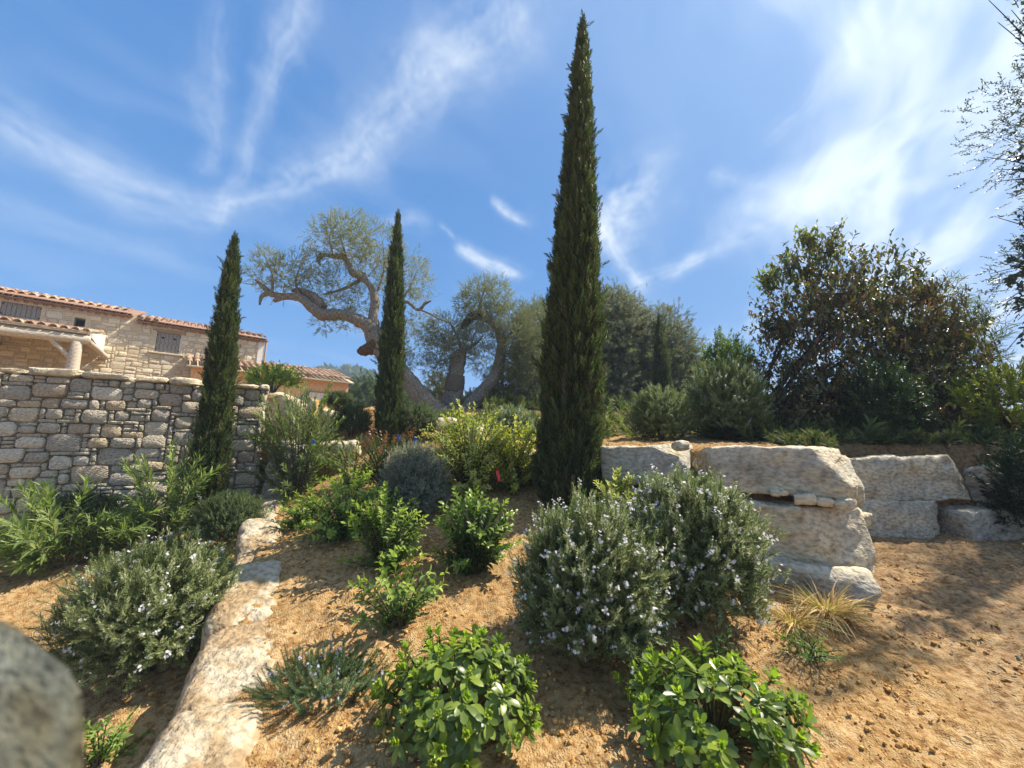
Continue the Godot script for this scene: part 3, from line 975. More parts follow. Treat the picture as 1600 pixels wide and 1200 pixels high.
func shutter(o: Node3D, x0: float, x1: float, y0: float, y1: float, z: float, n: int, holes: bool) -> void:
	# planks with two battens; some have square peep holes cut through
	var w := (x1 - x0) / n
	for k in n:
		var b := MB.new()
		var cx := x0 + w * (k + 0.5)
		var hole := holes and (k == 1 or k == n - 2)
		var hw := w * 0.32
		if hole:
			var yh := y0 + (y1 - y0) * 0.74
			b.box(Transform3D(Basis(), Vector3(cx, (y0 + yh - hw) / 2, z)), Vector3(w - 0.008, yh - hw - y0, 0.03))
			b.box(Transform3D(Basis(), Vector3(cx, (y1 + yh + hw) / 2, z)), Vector3(w - 0.008, y1 - yh - hw, 0.03))
			for s in [-1, 1]:
				b.box(Transform3D(Basis(), Vector3(cx + s * (w / 2 + hw) / 2, yh, z)), Vector3(w / 2 - hw - 0.004, hw * 2, 0.03))
		else:
			b.box(Transform3D(Basis(), Vector3(cx, (y0 + y1) / 2, z)), Vector3(w - 0.008, y1 - y0, 0.03 + rr(0, 0.006)), 0.003)
		part("plank", b.mesh(true), M.greywood, o)
	var bb := MB.new()
	bb.box(Transform3D(Basis(), Vector3((x0 + x1) / 2, (y0 + y1) / 2, z - 0.045)), Vector3(x1 - x0, y1 - y0, 0.02))
	part("dark_backing", bb.mesh(true), M.dark, o)  # near-black sheet that makes gaps and peep holes read dark
	for s in [0.16, 0.86]:
		for e in [x0 + 0.015, x1 - 0.015]:
			var h := MB.new()
			h.box(Transform3D(Basis(), Vector3(e, lerpf(y0, y1, s), z + 0.022)), Vector3(0.05, 0.03, 0.012))
			part("hinge", h.mesh(true), M.iron, o)

func stone_house() -> void:
	# wall frame: x along the front from its left end, y above sea level of the scene, z out of the wall
	var o := thing("stone_house", "pale yellow stone house with clay tile eaves and grey wooden shutters", "house", Vector3(-15.49, 0, -11.0), atan2(0.6607, 0.7507))
	var xl := -3.0
	var xr := 6.86
	var y0 := 2.2
	var xm := 2.98
	var holes := [[0.07, 0.86, 5.55, 6.0], [1.57, 1.82, 5.5, 5.83], [3.58, 4.24, 5.0, 5.76], [6.2, 6.55, 4.55, 5.0]]
	var b := MB.new()
	var cuts := [xl]
	for h in holes:
		cuts.append(h[0])
		cuts.append(h[1])
	cuts.append(xr)
	for k in cuts.size() - 1:
		var a: float = cuts[k]
		var c: float = cuts[k + 1]
		var top := 6.2 if a < xm - 0.3 else 6.05
		if k % 2 == 0:
			b.box(Transform3D(Basis(), Vector3((a + c) / 2, (y0 + top) / 2, -0.2)), Vector3(c - a, top - y0, 0.4))
		else:
			var h: Array = holes[k / 2]
			b.box(Transform3D(Basis(), Vector3((a + c) / 2, (y0 + h[2]) / 2, -0.2)), Vector3(c - a, h[2] - y0, 0.4))
			b.box(Transform3D(Basis(), Vector3((a + c) / 2, (h[3] + top) / 2, -0.2)), Vector3(c - a, top - h[3], 0.4))
	# side and back
	b.box(Transform3D(Basis(), Vector3(xr - 0.2, (y0 + 6.05) / 2, -2.9)), Vector3(0.4, 6.05 - y0, 4.998))
	b.box(Transform3D(Basis(), Vector3(xl + 0.2, (y0 + 6.2) / 2, -2.9)), Vector3(0.4, 6.2 - y0, 4.998))
	b.box(Transform3D(Basis(), Vector3((xl + xr) / 2, (y0 + 6.0) / 2, -5.6)), Vector3(xr - xl, 6.0 - y0, 0.396))
	var wall := part("wall", b.mesh(true), M.lime, o)
	var cw := 0.072
	var ch := 0.062
	var nx := int((xr - xl) / cw)
	var ny := int((6.02 - 3.2) / ch)
	var free := func(i, j) -> bool:
		var x: float = xl + (i + 0.5) * cw
		var y: float = 3.2 + (j + 0.5) * ch
		for h in holes:
			if x > h[0] - 0.05 and x < h[1] + 0.05 and y > h[2] - 0.05 and y < h[3] + 0.09: return false
		return true
	var rects := pack(nx, ny, [[5, 4, 10], [4, 3, 120], [5, 3, 50], [3, 3, 120], [5, 2, 160], [4, 2, 260], [3, 2, 300]], free)
	lay_stones(wall, Transform3D(Basis(), Vector3(xl, 3.2, -0.004)), rects, cw, ch, 0.018, [0.018, 0.04], M.house, 300, 0.24)
	for h in holes:
		if h[0] > 1.5 and h[0] < 1.7:
			var w := part("window_dark", MeshInstance3D.new().mesh, M.dark, o)  # near-black panel stands for the unlit room behind the opening
			var q := MB.new()
			q.box(Transform3D(Basis(), Vector3((h[0] + h[1]) / 2, (h[2] + h[3]) / 2, -0.33)), Vector3(h[1] - h[0] + 0.1, h[3] - h[2] + 0.1, 0.02))
			w.mesh = q.mesh(true)
		else:
			var s := Node3D.new()
			s.name = "shutter"
			o.add_child(s, true)
			shutter(s, h[0] + 0.006, h[1] - 0.006, h[2] + 0.006, h[3] - 0.006, -0.06, 8 if h[1] - h[0] > 0.7 else 6, h[0] > 3 and h[0] < 4)
		if h[0] > 3.0:
			var l := MB.new()
			l.box(Transform3D(Basis(), Vector3((h[0] + h[1]) / 2, h[3] + 0.045, 0.01)), Vector3(h[1] - h[0] + 0.24, 0.085, 0.06), 0.006)
			part("lintel", l.mesh(true), M.brownwood, o)
			var sl := MB.new()
			sl.box(Transform3D(Basis(), Vector3((h[0] + h[1]) / 2, h[2] - 0.03, 0.03)), Vector3(h[1] - h[0] + 0.3, 0.055, 0.14), 0.008)
			part("sill", sl.mesh(true), M.lime, o)
	# eaves: two courses of tiles laid in mortar, then the roof itself, which steps down right of the middle
	var tl := [arch(0.085, 0.014, 0.45), arch(0.081, 0.013, 0.45), arch(0.088, 0.014, 0.43)]
	var short := [arch(0.075, 0.014, 0.22, 0.98)]
	for side in 2:
		var a := xl - 0.1 if side == 0 else xm + 0.03
		var c := xm - 0.06 if side == 0 else xr + 0.12
		var top := 6.28 if side == 0 else 6.14
		var slope := Basis(Vector3.RIGHT, 0.29)
		var rf := Node3D.new()
		rf.name = "roof"
		o.add_child(rf, true)
		var r := MB.new()
		r.box(Transform3D(slope, Vector3((a + c) / 2, top - 0.045 + 0.72, -2.62)), Vector3(c - a, 0.03, 5.9))
		part("roof_deck", r.mesh(true), M.tile[2], rf)
		for row in 4:
			tile_row(rf, tl, a + 0.09, c - 0.02, 0.205, Transform3D(slope, Vector3(0, top - 0.055 + row * 0.103 + 0.004 * row, 0.30 - row * 0.345)))
		for row in 2:
			var x := a + 0.12 + row * 0.1
			while x < c - 0.1:
				var p := part("cornice_tile", short[0], M.tile[rng.randi() % 3], o)
				p.position = Vector3(x, top - 0.24 + row * 0.095, 0.10 + row * 0.085)
				x += 0.19
			var mb := MB.new()
			mb.box(Transform3D(Basis(), Vector3((a + c) / 2, top - 0.17 + row * 0.095, 0.0 + row * 0.04)), Vector3(c - a - 0.06, 0.022, 0.16 + row * 0.085))
			part("cornice_bed", mb.mesh(true), M.tile[1], o)
		# rear slope of the roof so that it closes from the side as well
		var gb := MB.new()
		var ya := top - 0.26
		var i0 := gb.vert(Vector3(0, ya, 0.0))
		var i1 := gb.vert(Vector3(0, ya, -5.2))
		var i2 := gb.vert(Vector3(0, ya + 1.5, -5.2))
		gb.tri(i0, i1, i2)
		var gg := part("gable", gb.mesh(true), M.white, o)
		gg.position.x = c - 0.12
	# pale rendered corner and a rain pipe at the right end
	var q := MB.new()
	q.box(Transform3D(Basis(), Vector3(xr - 0.10, 4.6, 0.02)), Vector3(0.22, 2.8, 0.07), 0.008)
	part("corner_render", q.mesh(true), M.white, o)
	part("rain_pipe", log_mesh(Vector3(xr + 0.06, 3.2, 0.05), Vector3(xr + 0.06, 6.05, 0.05), 0.035, 0.035, 10, 0, 0), M.tile[1], o)

func porch() -> void:
	var o := thing("timber_porch", "weathered log porch with clay tile roof standing before the stone house", "porch", Vector3(-15.49, 0, -11.0), atan2(0.6607, 0.7507))
	var z := 2.5
	part("beam", log_mesh(Vector3(-3.2, 4.66, z), Vector3(2.32, 4.64, z), 0.15, 0.13, 12, 0.0, 0.10), M.wood, o)
	part("post", log_mesh(Vector3(2.10, 2.0, z), Vector3(2.08, 4.56, z), 0.17, 0.12, 12, 0.0, 0.16), M.wood, o)
	part("brace", log_mesh(Vector3(2.02, 4.08, z), Vector3(1.58, 4.56, z), 0.065, 0.055, 8), M.wood, o)
	part("end_rafter", log_mesh(Vector3(2.22, 4.66, z - 0.02), Vector3(2.42, 4.62, 0.0), 0.085, 0.085, 10), M.wood, o)
	part("tie_beam", log_mesh(Vector3(0.2, 4.60, z - 0.1), Vector3(0.2, 4.66, 0.0), 0.07, 0.07, 8), M.brownwood, o)
	part("tie_beam", log_mesh(Vector3(-1.6, 4.60, z - 0.1), Vector3(-1.6, 4.66, 0.0), 0.07, 0.07, 8), M.brownwood, o)
	# sloping boarded ceiling: boards along the house, on rafters
	var rise := (5.36 - 4.80) / z
	var slope := Basis(Vector3.RIGHT, atan(rise))
	for k in 17:
		var b := MB.new()
		var t := (k + 0.5) / 17.0
		b.box(Transform3D(slope, Vector3(-0.45, lerpf(4.80, 5.33, t), z * (1 - t))), Vector3(5.4, 0.025, z / 17.0 - 0.012))
		part("ceiling_board", b.mesh(true), M.brownwood, o)
	var deck := MB.new()
	deck.box(Transform3D(slope, Vector3(-0.45, 5.10, z / 2 + 0.02)), Vector3(5.44, 0.02, z + 0.2))
	part("roof_deck", deck.mesh(true), M.lime, o)
	var tl := [arch(0.082, 0.014, 0.45), arch(0.085, 0.014, 0.44)]
	for row in 7:
		tile_row(o, tl, -3.1, 2.24, 0.205, Transform3D(slope, Vector3(0, 4.86 + row * 0.0765, z + 0.18 - row * 0.345)))
	# white rendered end panel, a wedge with thickness
	var g := MB.new()
	var pts := [Vector3(2.28, 4.74, z - 0.08), Vector3(2.28, 4.72, 0.02), Vector3(2.28, 5.36, 0.02), Vector3(2.28, 4.87, z - 0.08)]
	for s in [0.0, 0.06]:
		for p in pts:
			g.vert(p + Vector3(s, 0, 0))
	g.quad(0, 1, 2, 3)
	g.quad(7, 6, 5, 4)
	for k in 4:
		g.quad(k, 4 + k, 4 + (k + 1) % 4, (k + 1) % 4)
	part("end_panel", g.mesh(true), M.white, o)

func annex() -> void:
	var o := thing("rendered_annex", "low peach rendered outbuilding with clay tile roof beside the stone house", "house", Vector3(-7.16, 4.45, -16.60) * Vector3(1, 0, 1), atan2(0.6607, 0.7507))
	var top := 4.48
	var b := MB.new()
	b.box(Transform3D(Basis(), Vector3(-2.65, (1.5 + top) / 2, -1.5)), Vector3(5.3, top - 1.5, 3.0), 0.01)
	part("wall", b.mesh(true), M.plaster, o)
	var slope := Basis(Vector3.RIGHT, 0.30)
	var tl := [arch(0.092, 0.014, 0.45), arch(0.088, 0.013, 0.45), arch(0.09, 0.014, 0.44)]
	var rf := Node3D.new()
	rf.name = "roof"
	o.add_child(rf, true)
	var r := MB.new()
	r.box(Transform3D(slope, Vector3(-2.65, top + 0.42, -1.45)), Vector3(5.6, 0.05, 3.6))
	part("roof_deck", r.mesh(true), M.lime, rf)
	for row in 7:
		tile_row(rf, tl, -5.4, 0.16, 0.215, Transform3D(slope, Vector3(0, top + 0.02 + row * 0.107, 0.26 - row * 0.345)))
	for row in 1:
		var x := -5.25
		while x < 0.0:
			part("cornice_tile", arch(0.075, 0.014, 0.2, 0.98) if x < -5.2 else o.get_node("cornice_tile").mesh, M.tile[rng.randi() % 3], o).position = Vector3(x, top - 0.10, 0.11)
			x += 0.19
	for wn in [[-0.95, -1.60, top - 1.35, top - 0.62], [-3.6, -2.75, top - 1.2, top - 0.3]]:
		var w := Node3D.new()
		w.name = "shutter"
		o.add_child(w, true)
		var light: bool = wn[0] > -1.5
		var x0 := minf(wn[0], wn[1])
		var x1 := maxf(wn[0], wn[1])
		for k in 4:
			var q := MB.new()
			q.box(Transform3D(Basis(), Vector3(lerpf(x0, x1, (k + 0.5) / 4), (wn[2] + wn[3]) / 2, 0.02)), Vector3((x1 - x0) / 4 - 0.006, wn[3] - wn[2], 0.045), 0.004)
			part("plank", q.mesh(true), M.white if light else M.greywood, w)
		var fr := MB.new()
		for s in [[(x0 + x1) / 2, wn[3] + 0.03, x1 - x0 + 0.12, 0.05], [(x0 + x1) / 2, wn[2] - 0.03, x1 - x0 + 0.12, 0.05]]:
			fr.box(Transform3D(Basis(), Vector3(s[0], s[1], 0.02)), Vector3(s[2], s[3], 0.06))
		for e in [x0 - 0.03, x1 + 0.03]:
			fr.box(Transform3D(Basis(), Vector3(e, (wn[2] + wn[3]) / 2, 0.02)), Vector3(0.045, wn[3] - wn[2], 0.058))
		part("window_frame", fr.mesh(true), M.brownwood, w)

func boulders() -> void:
	var g := "quarried blocks of the terrace wall"
	var yaw := -30.7
	var t := 1.6
	# top course, right to left
	rock("large pale grey-beige block at the right end of the terrace wall's top course", Vector3(2.26, t - 0.39, -3.50), Vector3(1.19, 0.40, 0.66), yaw, 11, 0.15, Vector2(-1.5, 0), g, 0.028, 0.6, "boulder", 10)
	rock("block toned grey for shade in the terrace wall's top course, right of the tall cypress", Vector3(1.42, t - 0.35, -4.04), Vector3(0.83, 0.38, 0.62), yaw - 2, 12, -0.45, Vector2(1, 0), g, 0.028, 0.5, "boulder", 9)  # lower tone imitates the shade on this face
	rock("grey block of the terrace wall, just left of the tall cypress", Vector3(0.55, t - 0.36, -4.62), Vector3(1.1, 0.34, 0.6), yaw - 6, 13, -0.2, Vector2(0, 0), g, 0.028, 0.5, "boulder", 9)
	# middle course
	rock("long ochre-stained block in the middle course, below the largest block", Vector3(2.21, t - 0.86, -3.52), Vector3(1.36, 0.44, 0.76), yaw + 1, 14, 0.2, Vector2(-3, 3), g, 0.03, 0.65, "boulder", 10)
	rock("block in the middle course behind the flowering shrub, below the shade-toned one", Vector3(1.30, t - 0.80, -4.10), Vector3(0.72, 0.42, 0.66), yaw, 15, -0.1, Vector2(1, 0), g, 0.03, 0.6, "boulder", 9)
	# bottom course
	rock("low block with pale broken edge, lowest at the corner of the terrace wall", Vector3(2.16, t - 1.20, -3.30), Vector3(0.98, 0.38, 0.66), yaw + 4, 16, -0.2, Vector2(-4, 4), g, 0.03, 0.8, "boulder", 10)
	rock("small rounded block closing the wall corner at its right, half way up", Vector3(2.78, t - 0.83, -3.36), Vector3(0.26, 0.36, 0.5), yaw + 20, 17, 0.1, Vector2(6, 0), g, 0.1, 1.0)
	rock("narrow upright stone at the corner, behind the largest block", Vector3(2.86, t - 0.50, -3.55), Vector3(0.2, 0.34, 0.4), yaw + 30, 18, 0.2, Vector2(-4, 0), g, 0.08, 1.0)
	rock("upper block of the wall's short return behind the corner", Vector3(3.10, t - 0.52, -3.98), Vector3(0.95, 0.46, 0.5), 58, 26, 0.0, Vector2.ZERO, g, 0.07, 0.8)
	rock("lower block of the wall's short return behind the corner", Vector3(3.06, t - 0.98, -3.92), Vector3(1.0, 0.48, 0.55), 58, 27, -0.1, Vector2.ZERO, g, 0.07, 0.8)
	# chocks in the joint under the top block
	var lab := ["flat grey chock stone", "rounded pale chock stone", "small brown chock stone", "small buff chock stone", "angular pale chock stone"]
	var pos := [[1215, 768, 0.13, 0.05], [1258, 776, 0.16, 0.085], [1288, 782, 0.12, 0.075], [1312, 786, 0.09, 0.07], [1330, 790, 0.09, 0.09]]
	var spot := [Vector3(2.13, 1.24, -3.16), Vector3(2.27, 1.18, -3.08), Vector3(2.38, 1.17, -3.02), Vector3(2.46, 1.16, -2.98), Vector3(2.51, 1.15, -2.95)]
	for k in 5:
		var o := part("chock_stone", boulder(Vector3(pos[k][2], pos[k][3], 0.16), 40 + k, 0.03, 0.25, 0.3, 5, 0.018), M.rock, self)
		o.position = spot[k] - Vector3(0, 0.012, 0.02)
		o.rotation_degrees = Vector3(rr(-6, 6), yaw + rr(-20, 20), rr(-9, 9))
		tag(o, lab[k] + [" at the left of the wedge row", ", second in the wedge row", ", third in the wedge row", ", fourth in the wedge row", " at the corner end of the wedge row"][k] + " under the largest block", "stone", "chock stones between the blocks")
	rock("pale stone wedged on top where the shade-toned and the largest block meet", Vector3(1.58, 1.57, -3.62), Vector3(0.13, 0.1, 0.16), 10, 46, 0.4, Vector2.ZERO, g, 0.04, 0.4, "stone")
	# the second wall beyond the path
	var g2 := "blocks of the wall beyond the path"
	rock("broad grey block with a broken dark end, upper one beyond the path", Vector3(4.34, t - 0.56, -4.56), Vector3(1.56, 0.47, 0.7), -4, 21, -0.05, Vector2(1, 0), g2, 0.03, 0.75, "boulder", 11)
	rock("grey lower block beyond the path, below the broad one", Vector3(4.12, t - 0.97, -4.50), Vector3(1.08, 0.44, 0.7), -2, 22, -0.25, Vector2(-2, 0), g2, 0.025, 0.55, "boulder", 8)
	rock("dark shaded low block at the right end of the wall beyond the path", Vector3(4.94, t - 0.96, -4.36), Vector3(0.72, 0.36, 0.6), 6, 23, -0.5, Vector2(2, 0), g2, 0.06, 0.9)
	rock("dark jagged rock under the hedge beyond the path", Vector3(5.28, t - 0.62, -4.40), Vector3(0.50, 0.48, 0.5), 24, 24, -0.6, Vector2(8, 0), g2, 0.06, 1.2)
	# edging of the bed, front to back
	var g3 := "edging blocks along the left side of the bed"
	var e := ["nearest cream edging block, its top dusted with soil", "second pale edging block from the front, hollowed on its side", "third edging block from the front, worn and crossed by shade", "fourth edging block from the front, thin and half buried", "farthest edging block, nearly lost under soil near the wall"]
	var ed := [[0.95, 1.93], [1.93, 2.55], [2.55, 3.16], [3.16, 4.05], [4.05, 5.0]]
	for k in 5:
		var d0: float = ed[k][0]
		var d1: float = ed[k][1]
		var a := Vector3(pl(EDGE, d0), 0, -d0)
		var c := Vector3(pl(EDGE, d1), 0, -d1)
		var m := (a + c) / 2
		var wdt: float = [0.42, 0.44, 0.42, 0.38, 0.35][k]
		var side := (c - a).cross(Vector3.UP).normalized()
		if side.x < 0: side = -side
		m += side * (wdt * 0.5 - 0.02)
		var hh: float = [0.55, 0.5, 0.45, 0.4, 0.36][k]
		var b := rock(e[k], Vector3(m.x, 1.6 + lerpf(pl(BED, (d0 + d1) / 2) - maxf(0, -m.x - 0.5) * 0.18 * ss(2.6, 5, (d0 + d1) / 2), 0, 0) - hh + [0.055, 0.055, 0.055, 0.045, 0.04][k], m.z), Vector3((c - a).length() + 0.10, hh, wdt), rad_to_deg(atan2((c - a).x, (c - a).z)) + 90.0, 60 + k, 0.75, Vector2.ZERO, g3, 0.12, 0.6, "boulder", 2, 0.85)
		var up := ground(m.x + 0.25, -d1 - 0.1) - ground(m.x + 0.25, -d0 + 0.1)
		b.rotation.z = 0
		b.transform.basis = aim(c - a + Vector3(0, up * 0.85, 0)) * Basis(Vector3.UP, PI / 2)
	# loose rocks on the slope above
	var g4 := "rocks on the upper slope"
	rock("tall grey boulder leaning against the end of the rubble wall", Vector3(-3.14, 0.62, -5.40), Vector3(0.5, 1.1, 0.5), 20, 71, -0.3, Vector2(-6, 0), g4, 0.12, 1.2)
	rock("pale boulder on top beside the rubble wall's end", Vector3(-3.47, 1.90, -5.75), Vector3(0.62, 0.52, 0.6), 15, 72, 0.5, Vector2(-18, 0), g4, 0.12, 1.2)
	rock("pale sloping rock above the oleander, below the peach outbuilding", Vector3(-3.03, 1.77, -6.60), Vector3(0.75, 0.42, 0.7), 25, 73, 0.7, Vector2(-16, 0), g4, 0.12, 1.0)
	rock("low pale rock left of the middle cypress", Vector3(-2.71, 1.49, -5.90), Vector3(0.9, 0.22, 0.5), 5, 74, 0.7, Vector2(0, 0), g4, 0.08, 0.9)
	rock("buff rock beside the orange earth below the olive trunks", Vector3(-1.09, 1.84, -6.60), Vector3(0.5, 0.26, 0.4), 30, 75, 0.6, Vector2(-12, 0), g4, 0.1, 0.9)
	rock("flat buff rock right of the orange earth below the olive trunks", Vector3(-0.57, 1.68, -6.00), Vector3(0.55, 0.24, 0.4), -15, 76, 0.6, Vector2(-6, 0), g4, 0.1, 0.9)
	rock("flat stone half sunk in the edge of the path at lower right", Vector3(2.34, 0.30, -2.42), Vector3(0.34, 0.15, 0.62), 12, 77, 0.1, Vector2(2, 6), "", 0.08, 0.6)
	# blurred rock right before the lens
	var nr := rock("blurred rock very close at the lower left corner, tinted blue-grey as if shaded", Vector3(-0.4185, 0.25, -0.205), Vector3(0.32, 1.300, 0.15), 4, 90, -0.35, Vector2(-1, 0), "", 0.06, 0.3, "boulder", 5)
	nr.name = "foreground_rock"
	nr.material_override = M.near_rock

# leafy plants, leaf by leaf
func stems_plant(called: String, label: String, cat: String, at: Vector3, rad: float, hgt: float, nst: int, nleaf: int, per: int, set_: Array, m: Material, a0: float, a1: float, sc: float, bend := 0.5, young := -1, most := 200, group := "", start := 0.25, scol := Color(0.16, 0.13, 0.07), upright := 0.6, lowshare := 0.5) -> Node3D:
	var o := thing(called, label, cat, at, 0, group)
	var leaves := []
	for k in nst:
		var a := TAU * k / nst + rr(-0.5, 0.5)
		var rf := sqrt(rr(0.02, 1.0))
		var out := Vector3(cos(a), 0, sin(a))
		var p2 := out * rad * rf + Vector3(0, hgt * (1.0 - bend * rf * rf) * rr(0.72, 1.05), 0)
		var p0 := out * rad * 0.12 * rr(0, 1) - Vector3(0, 0.03, 0)
		var p1 := Vector3(p2.x * (1 - upright), p2.y * (0.55 + 0.35 * upright), p2.z * (1 - upright))
		if rng.randf() < lowshare:
			p2 = out * rad * rr(0.55, 1.08) + Vector3(0, hgt * rr(0.10, 0.62), 0)
			p1 = Vector3(p2.x * 0.45, p2.y * 0.75, p2.z * 0.45)
		part("stem", stem_mesh(p0, p1, p2, 0.0045 + hgt * 0.003, 0.0018, scol), M.bark, o)
		shoot(leaves, p0, p1, p2, nleaf, per, start, a0, a1, sc, set_.size() if young < 0 else young, young)
	commit_leaves(o, leaves, set_, m, most)
	return o

func tobira(label: String, at: Vector3, rad: Vector3, ros: int, sd: int, budness: float) -> void:
	var o := thing("pittosporum_shrub", label, "shrub", at, 0, "glossy dwarf shrubs along the front of the bed")
	rng.seed = sd
	var greens := [Color(0.095, 0.145, 0.032), Color(0.125, 0.185, 0.038), Color(0.075, 0.12, 0.03), Color(0.22, 0.29, 0.045)]
	var set_ := leaf_set(0.074, 0.029, 1.5, 0.18, 6, greens)
	var yg := [Color(0.30, 0.40, 0.04), Color(0.22, 0.33, 0.035), Color(0.38, 0.46, 0.06)]
	set_ += leaf_set(0.052, 0.019, 1.4, 0.3, 4, yg)
	var ng := greens.size() * 2
	var leaves := []
	var buds := []
	var bc := []
	for k in ros:
		# even spread over a dome
		var v := 1.0 - (k + 0.5) / ros * 1.12
		var a := k * 2.39996 + rr(-0.3, 0.3)
		var hr := sqrt(maxf(0, 1 - v * v))
		var lob := 1.0 + 0.16 * n1.get_noise_3d(cos(a) * hr * 3 + sd, v * 3, sin(a) * hr * 3) + rr(-0.09, 0.07)
		var dv := Vector3(cos(a) * hr, v, sin(a) * hr)
		var p := Vector3(dv.x * rad.x, maxf(0.02, (dv.y * 0.62 + 0.38) * rad.y), dv.z * rad.z) * lob
		var ax := (dv + Vector3(0, 0.55, 0) + rdir() * 0.22).normalized()
		part("stem", stem_mesh(Vector3(dv.x, 0, dv.z) * 0.04, p * 0.5, p, 0.007, 0.004, Color(0.14, 0.13, 0.06)), M.bark, o)
		var sidev := ax.cross(rdir()).normalized()
		var bn := ax.cross(sidev)
		var s := rr(0.8, 1.15)
		for j in rng.randi_range(11, 15):
			var t := j / 14.0
			var az := j * 2.39996
			var an := lerpf(1.75, 0.75, t) + rr(-0.15, 0.15)
			var d2 := ax * cos(an) + (sidev * cos(az) + bn * sin(az)) * sin(an)
			leaves.append([Transform3D(aim(d2, ax).scaled(Vector3.ONE * s * lerpf(1.05, 0.8, t)), p + ax * (t - 0.8) * 0.045), rng.randi() % ng])
		if rng.randf() < budness:
			for j in rng.randi_range(7, 12):
				var az := j * 2.4
				var d2 := ax + (sidev * cos(az) + bn * sin(az)) * rr(0.15, 0.5)
				leaves.append([Transform3D(aim(d2, (sidev * cos(az) + bn * sin(az)) * -1.0).scaled(Vector3.ONE * s * rr(0.6, 1.0)), p + ax * 0.008), ng + rng.randi() % 6])
			for j in rng.randi_range(6, 14):
				buds.append(Transform3D(Basis(rdir(), rr(0, TAU)).scaled(Vector3(1, 1, 1) * rr(0.7, 1.2)), p + ax * rr(0.02, 0.045) + rdir() * 0.012))
				bc.append(Color(0.34, 0.40, 0.06).lerp(Color(0.22, 0.30, 0.04), rr(0, 1)))
	commit_leaves(o, leaves, set_, M.gloss, 300)
	var sp := SphereMesh.new()
	sp.radius = 0.0042
	sp.height = 0.0105
	sp.radial_segments = 7
	sp.rings = 4
	scatter("flower_buds", sp, M.dull, buds, bc, o)

func rosemary(label: String, at: Vector3) -> void:
	var o := thing("rosemary_plant", label, "herb", at)
	var tw := twig(24, 0.12, 0.019, 0.0050, 1.3, 0.85, 4, 2, 1.0, 0.02, 77)
	var xf := []
	var cols := []
	var fx := []
	var fc := []
	for k in 230:
		var a := rr(0, TAU)
		var r := sqrt(rr(0.0, 1.0))
		var p := Vector3(cos(a) * r * 0.27, rr(0.0, 0.06) + 0.05 * (1 - r), sin(a) * r * 0.17)
		var up := rr(0.35, 1.0) if rng.randf() < 0.6 else 1.8
		var dv := Vector3(cos(a), 0, sin(a)) * (0.4 + r) + Vector3(0, up, 0) + rdir() * 0.3
		var s := rr(0.5, 1.0)
		xf.append(Transform3D(grow(dv).scaled(Vector3.ONE * s), p))
		cols.append(Color(0.075, 0.13, 0.05).lerp(Color(0.17, 0.24, 0.11), rr(0, 1)))
		if rng.randf() < 0.12:
			for j in 4:
				fx.append(Transform3D(grow(rdir()).scaled(Vector3.ONE * rr(0.6, 0.9)), p + dv.normalized() * s * rr(0.05, 0.15) + rdir() * 0.01))
				fc.append(Color(0.55, 0.53, 0.72))
	for k in 5:
		var x: float = [-0.20, -0.08, 0.06, 0.10, -0.15][k]
		xf.append(Transform3D(grow(Vector3(rr(-0.15, 0.15), 1, rr(-0.15, 0.15))).scaled(Vector3.ONE * [0.75, 0.85, 1.25, 1.0, 0.7][k]), Vector3(x, 0.07, rr(-0.08, 0.06))))
		cols.append(Color(0.06, 0.11, 0.05))
	scatter("foliage", tw, M.needle, xf, cols, o)
	scatter("flowers", M.flower_mesh, M.petal, fx, fc, o)
	for k in 6:
		var a := k * 1.05
		part("stem", stem_mesh(Vector3(0, -0.02, 0), Vector3(cos(a) * 0.06, 0.05, sin(a) * 0.05), Vector3(cos(a) * 0.2, 0.05, sin(a) * 0.13), 0.006, 0.003, Color(0.15, 0.11, 0.07)), M.bark, o)

func grass_tuft(label: String, at: Vector3, rad: float, hgt: float, n: int) -> void:
	var o := thing("dry_grass_tuft", label, "grass tuft", at, 0, "dry grass tufts at the foot of the wall")
	var b := []
	for k in 4:
		b.append(leaf(hgt, 0.0058, 0.7, 0.4, [0.5, 0.9, 0.25, 1.2][k], 6, Color.WHITE).mesh())
	var sets := [[], [], [], []]
	var cols := [[], [], [], []]
	for k in n:
		var a := rr(0, TAU)
		var r := sqrt(rr(0, 1))
		var out := Vector3(cos(a), 0, sin(a))
		var w := rng.randi() % 4
		var s := rr(0.5, 1.0) if rng.randf() < 0.93 else rr(1.2, 1.8)
		sets[w].append(Transform3D(aim(Vector3.UP * rr(0.5, 1.3) + out * rr(0.2, 1.0) * (0.4 + r), -out).scaled(Vector3(1, 1, 1) * s) * Basis(Vector3.BACK, rr(-0.6, 0.6)), out * rad * r * 0.6))
		cols[w].append(Color(0.55, 0.36, 0.15).lerp(Color(0.66, 0.50, 0.27), rr(0, 1)) if rng.randf() < 0.9 else Color(0.18, 0.22, 0.06))
	for k in 4:
		scatter("blades", b[k], M.dull, sets[k], cols[k], o)

func lp(path: Array, base: Vector3) -> Array:
	return path.map(func(p): return p - base)

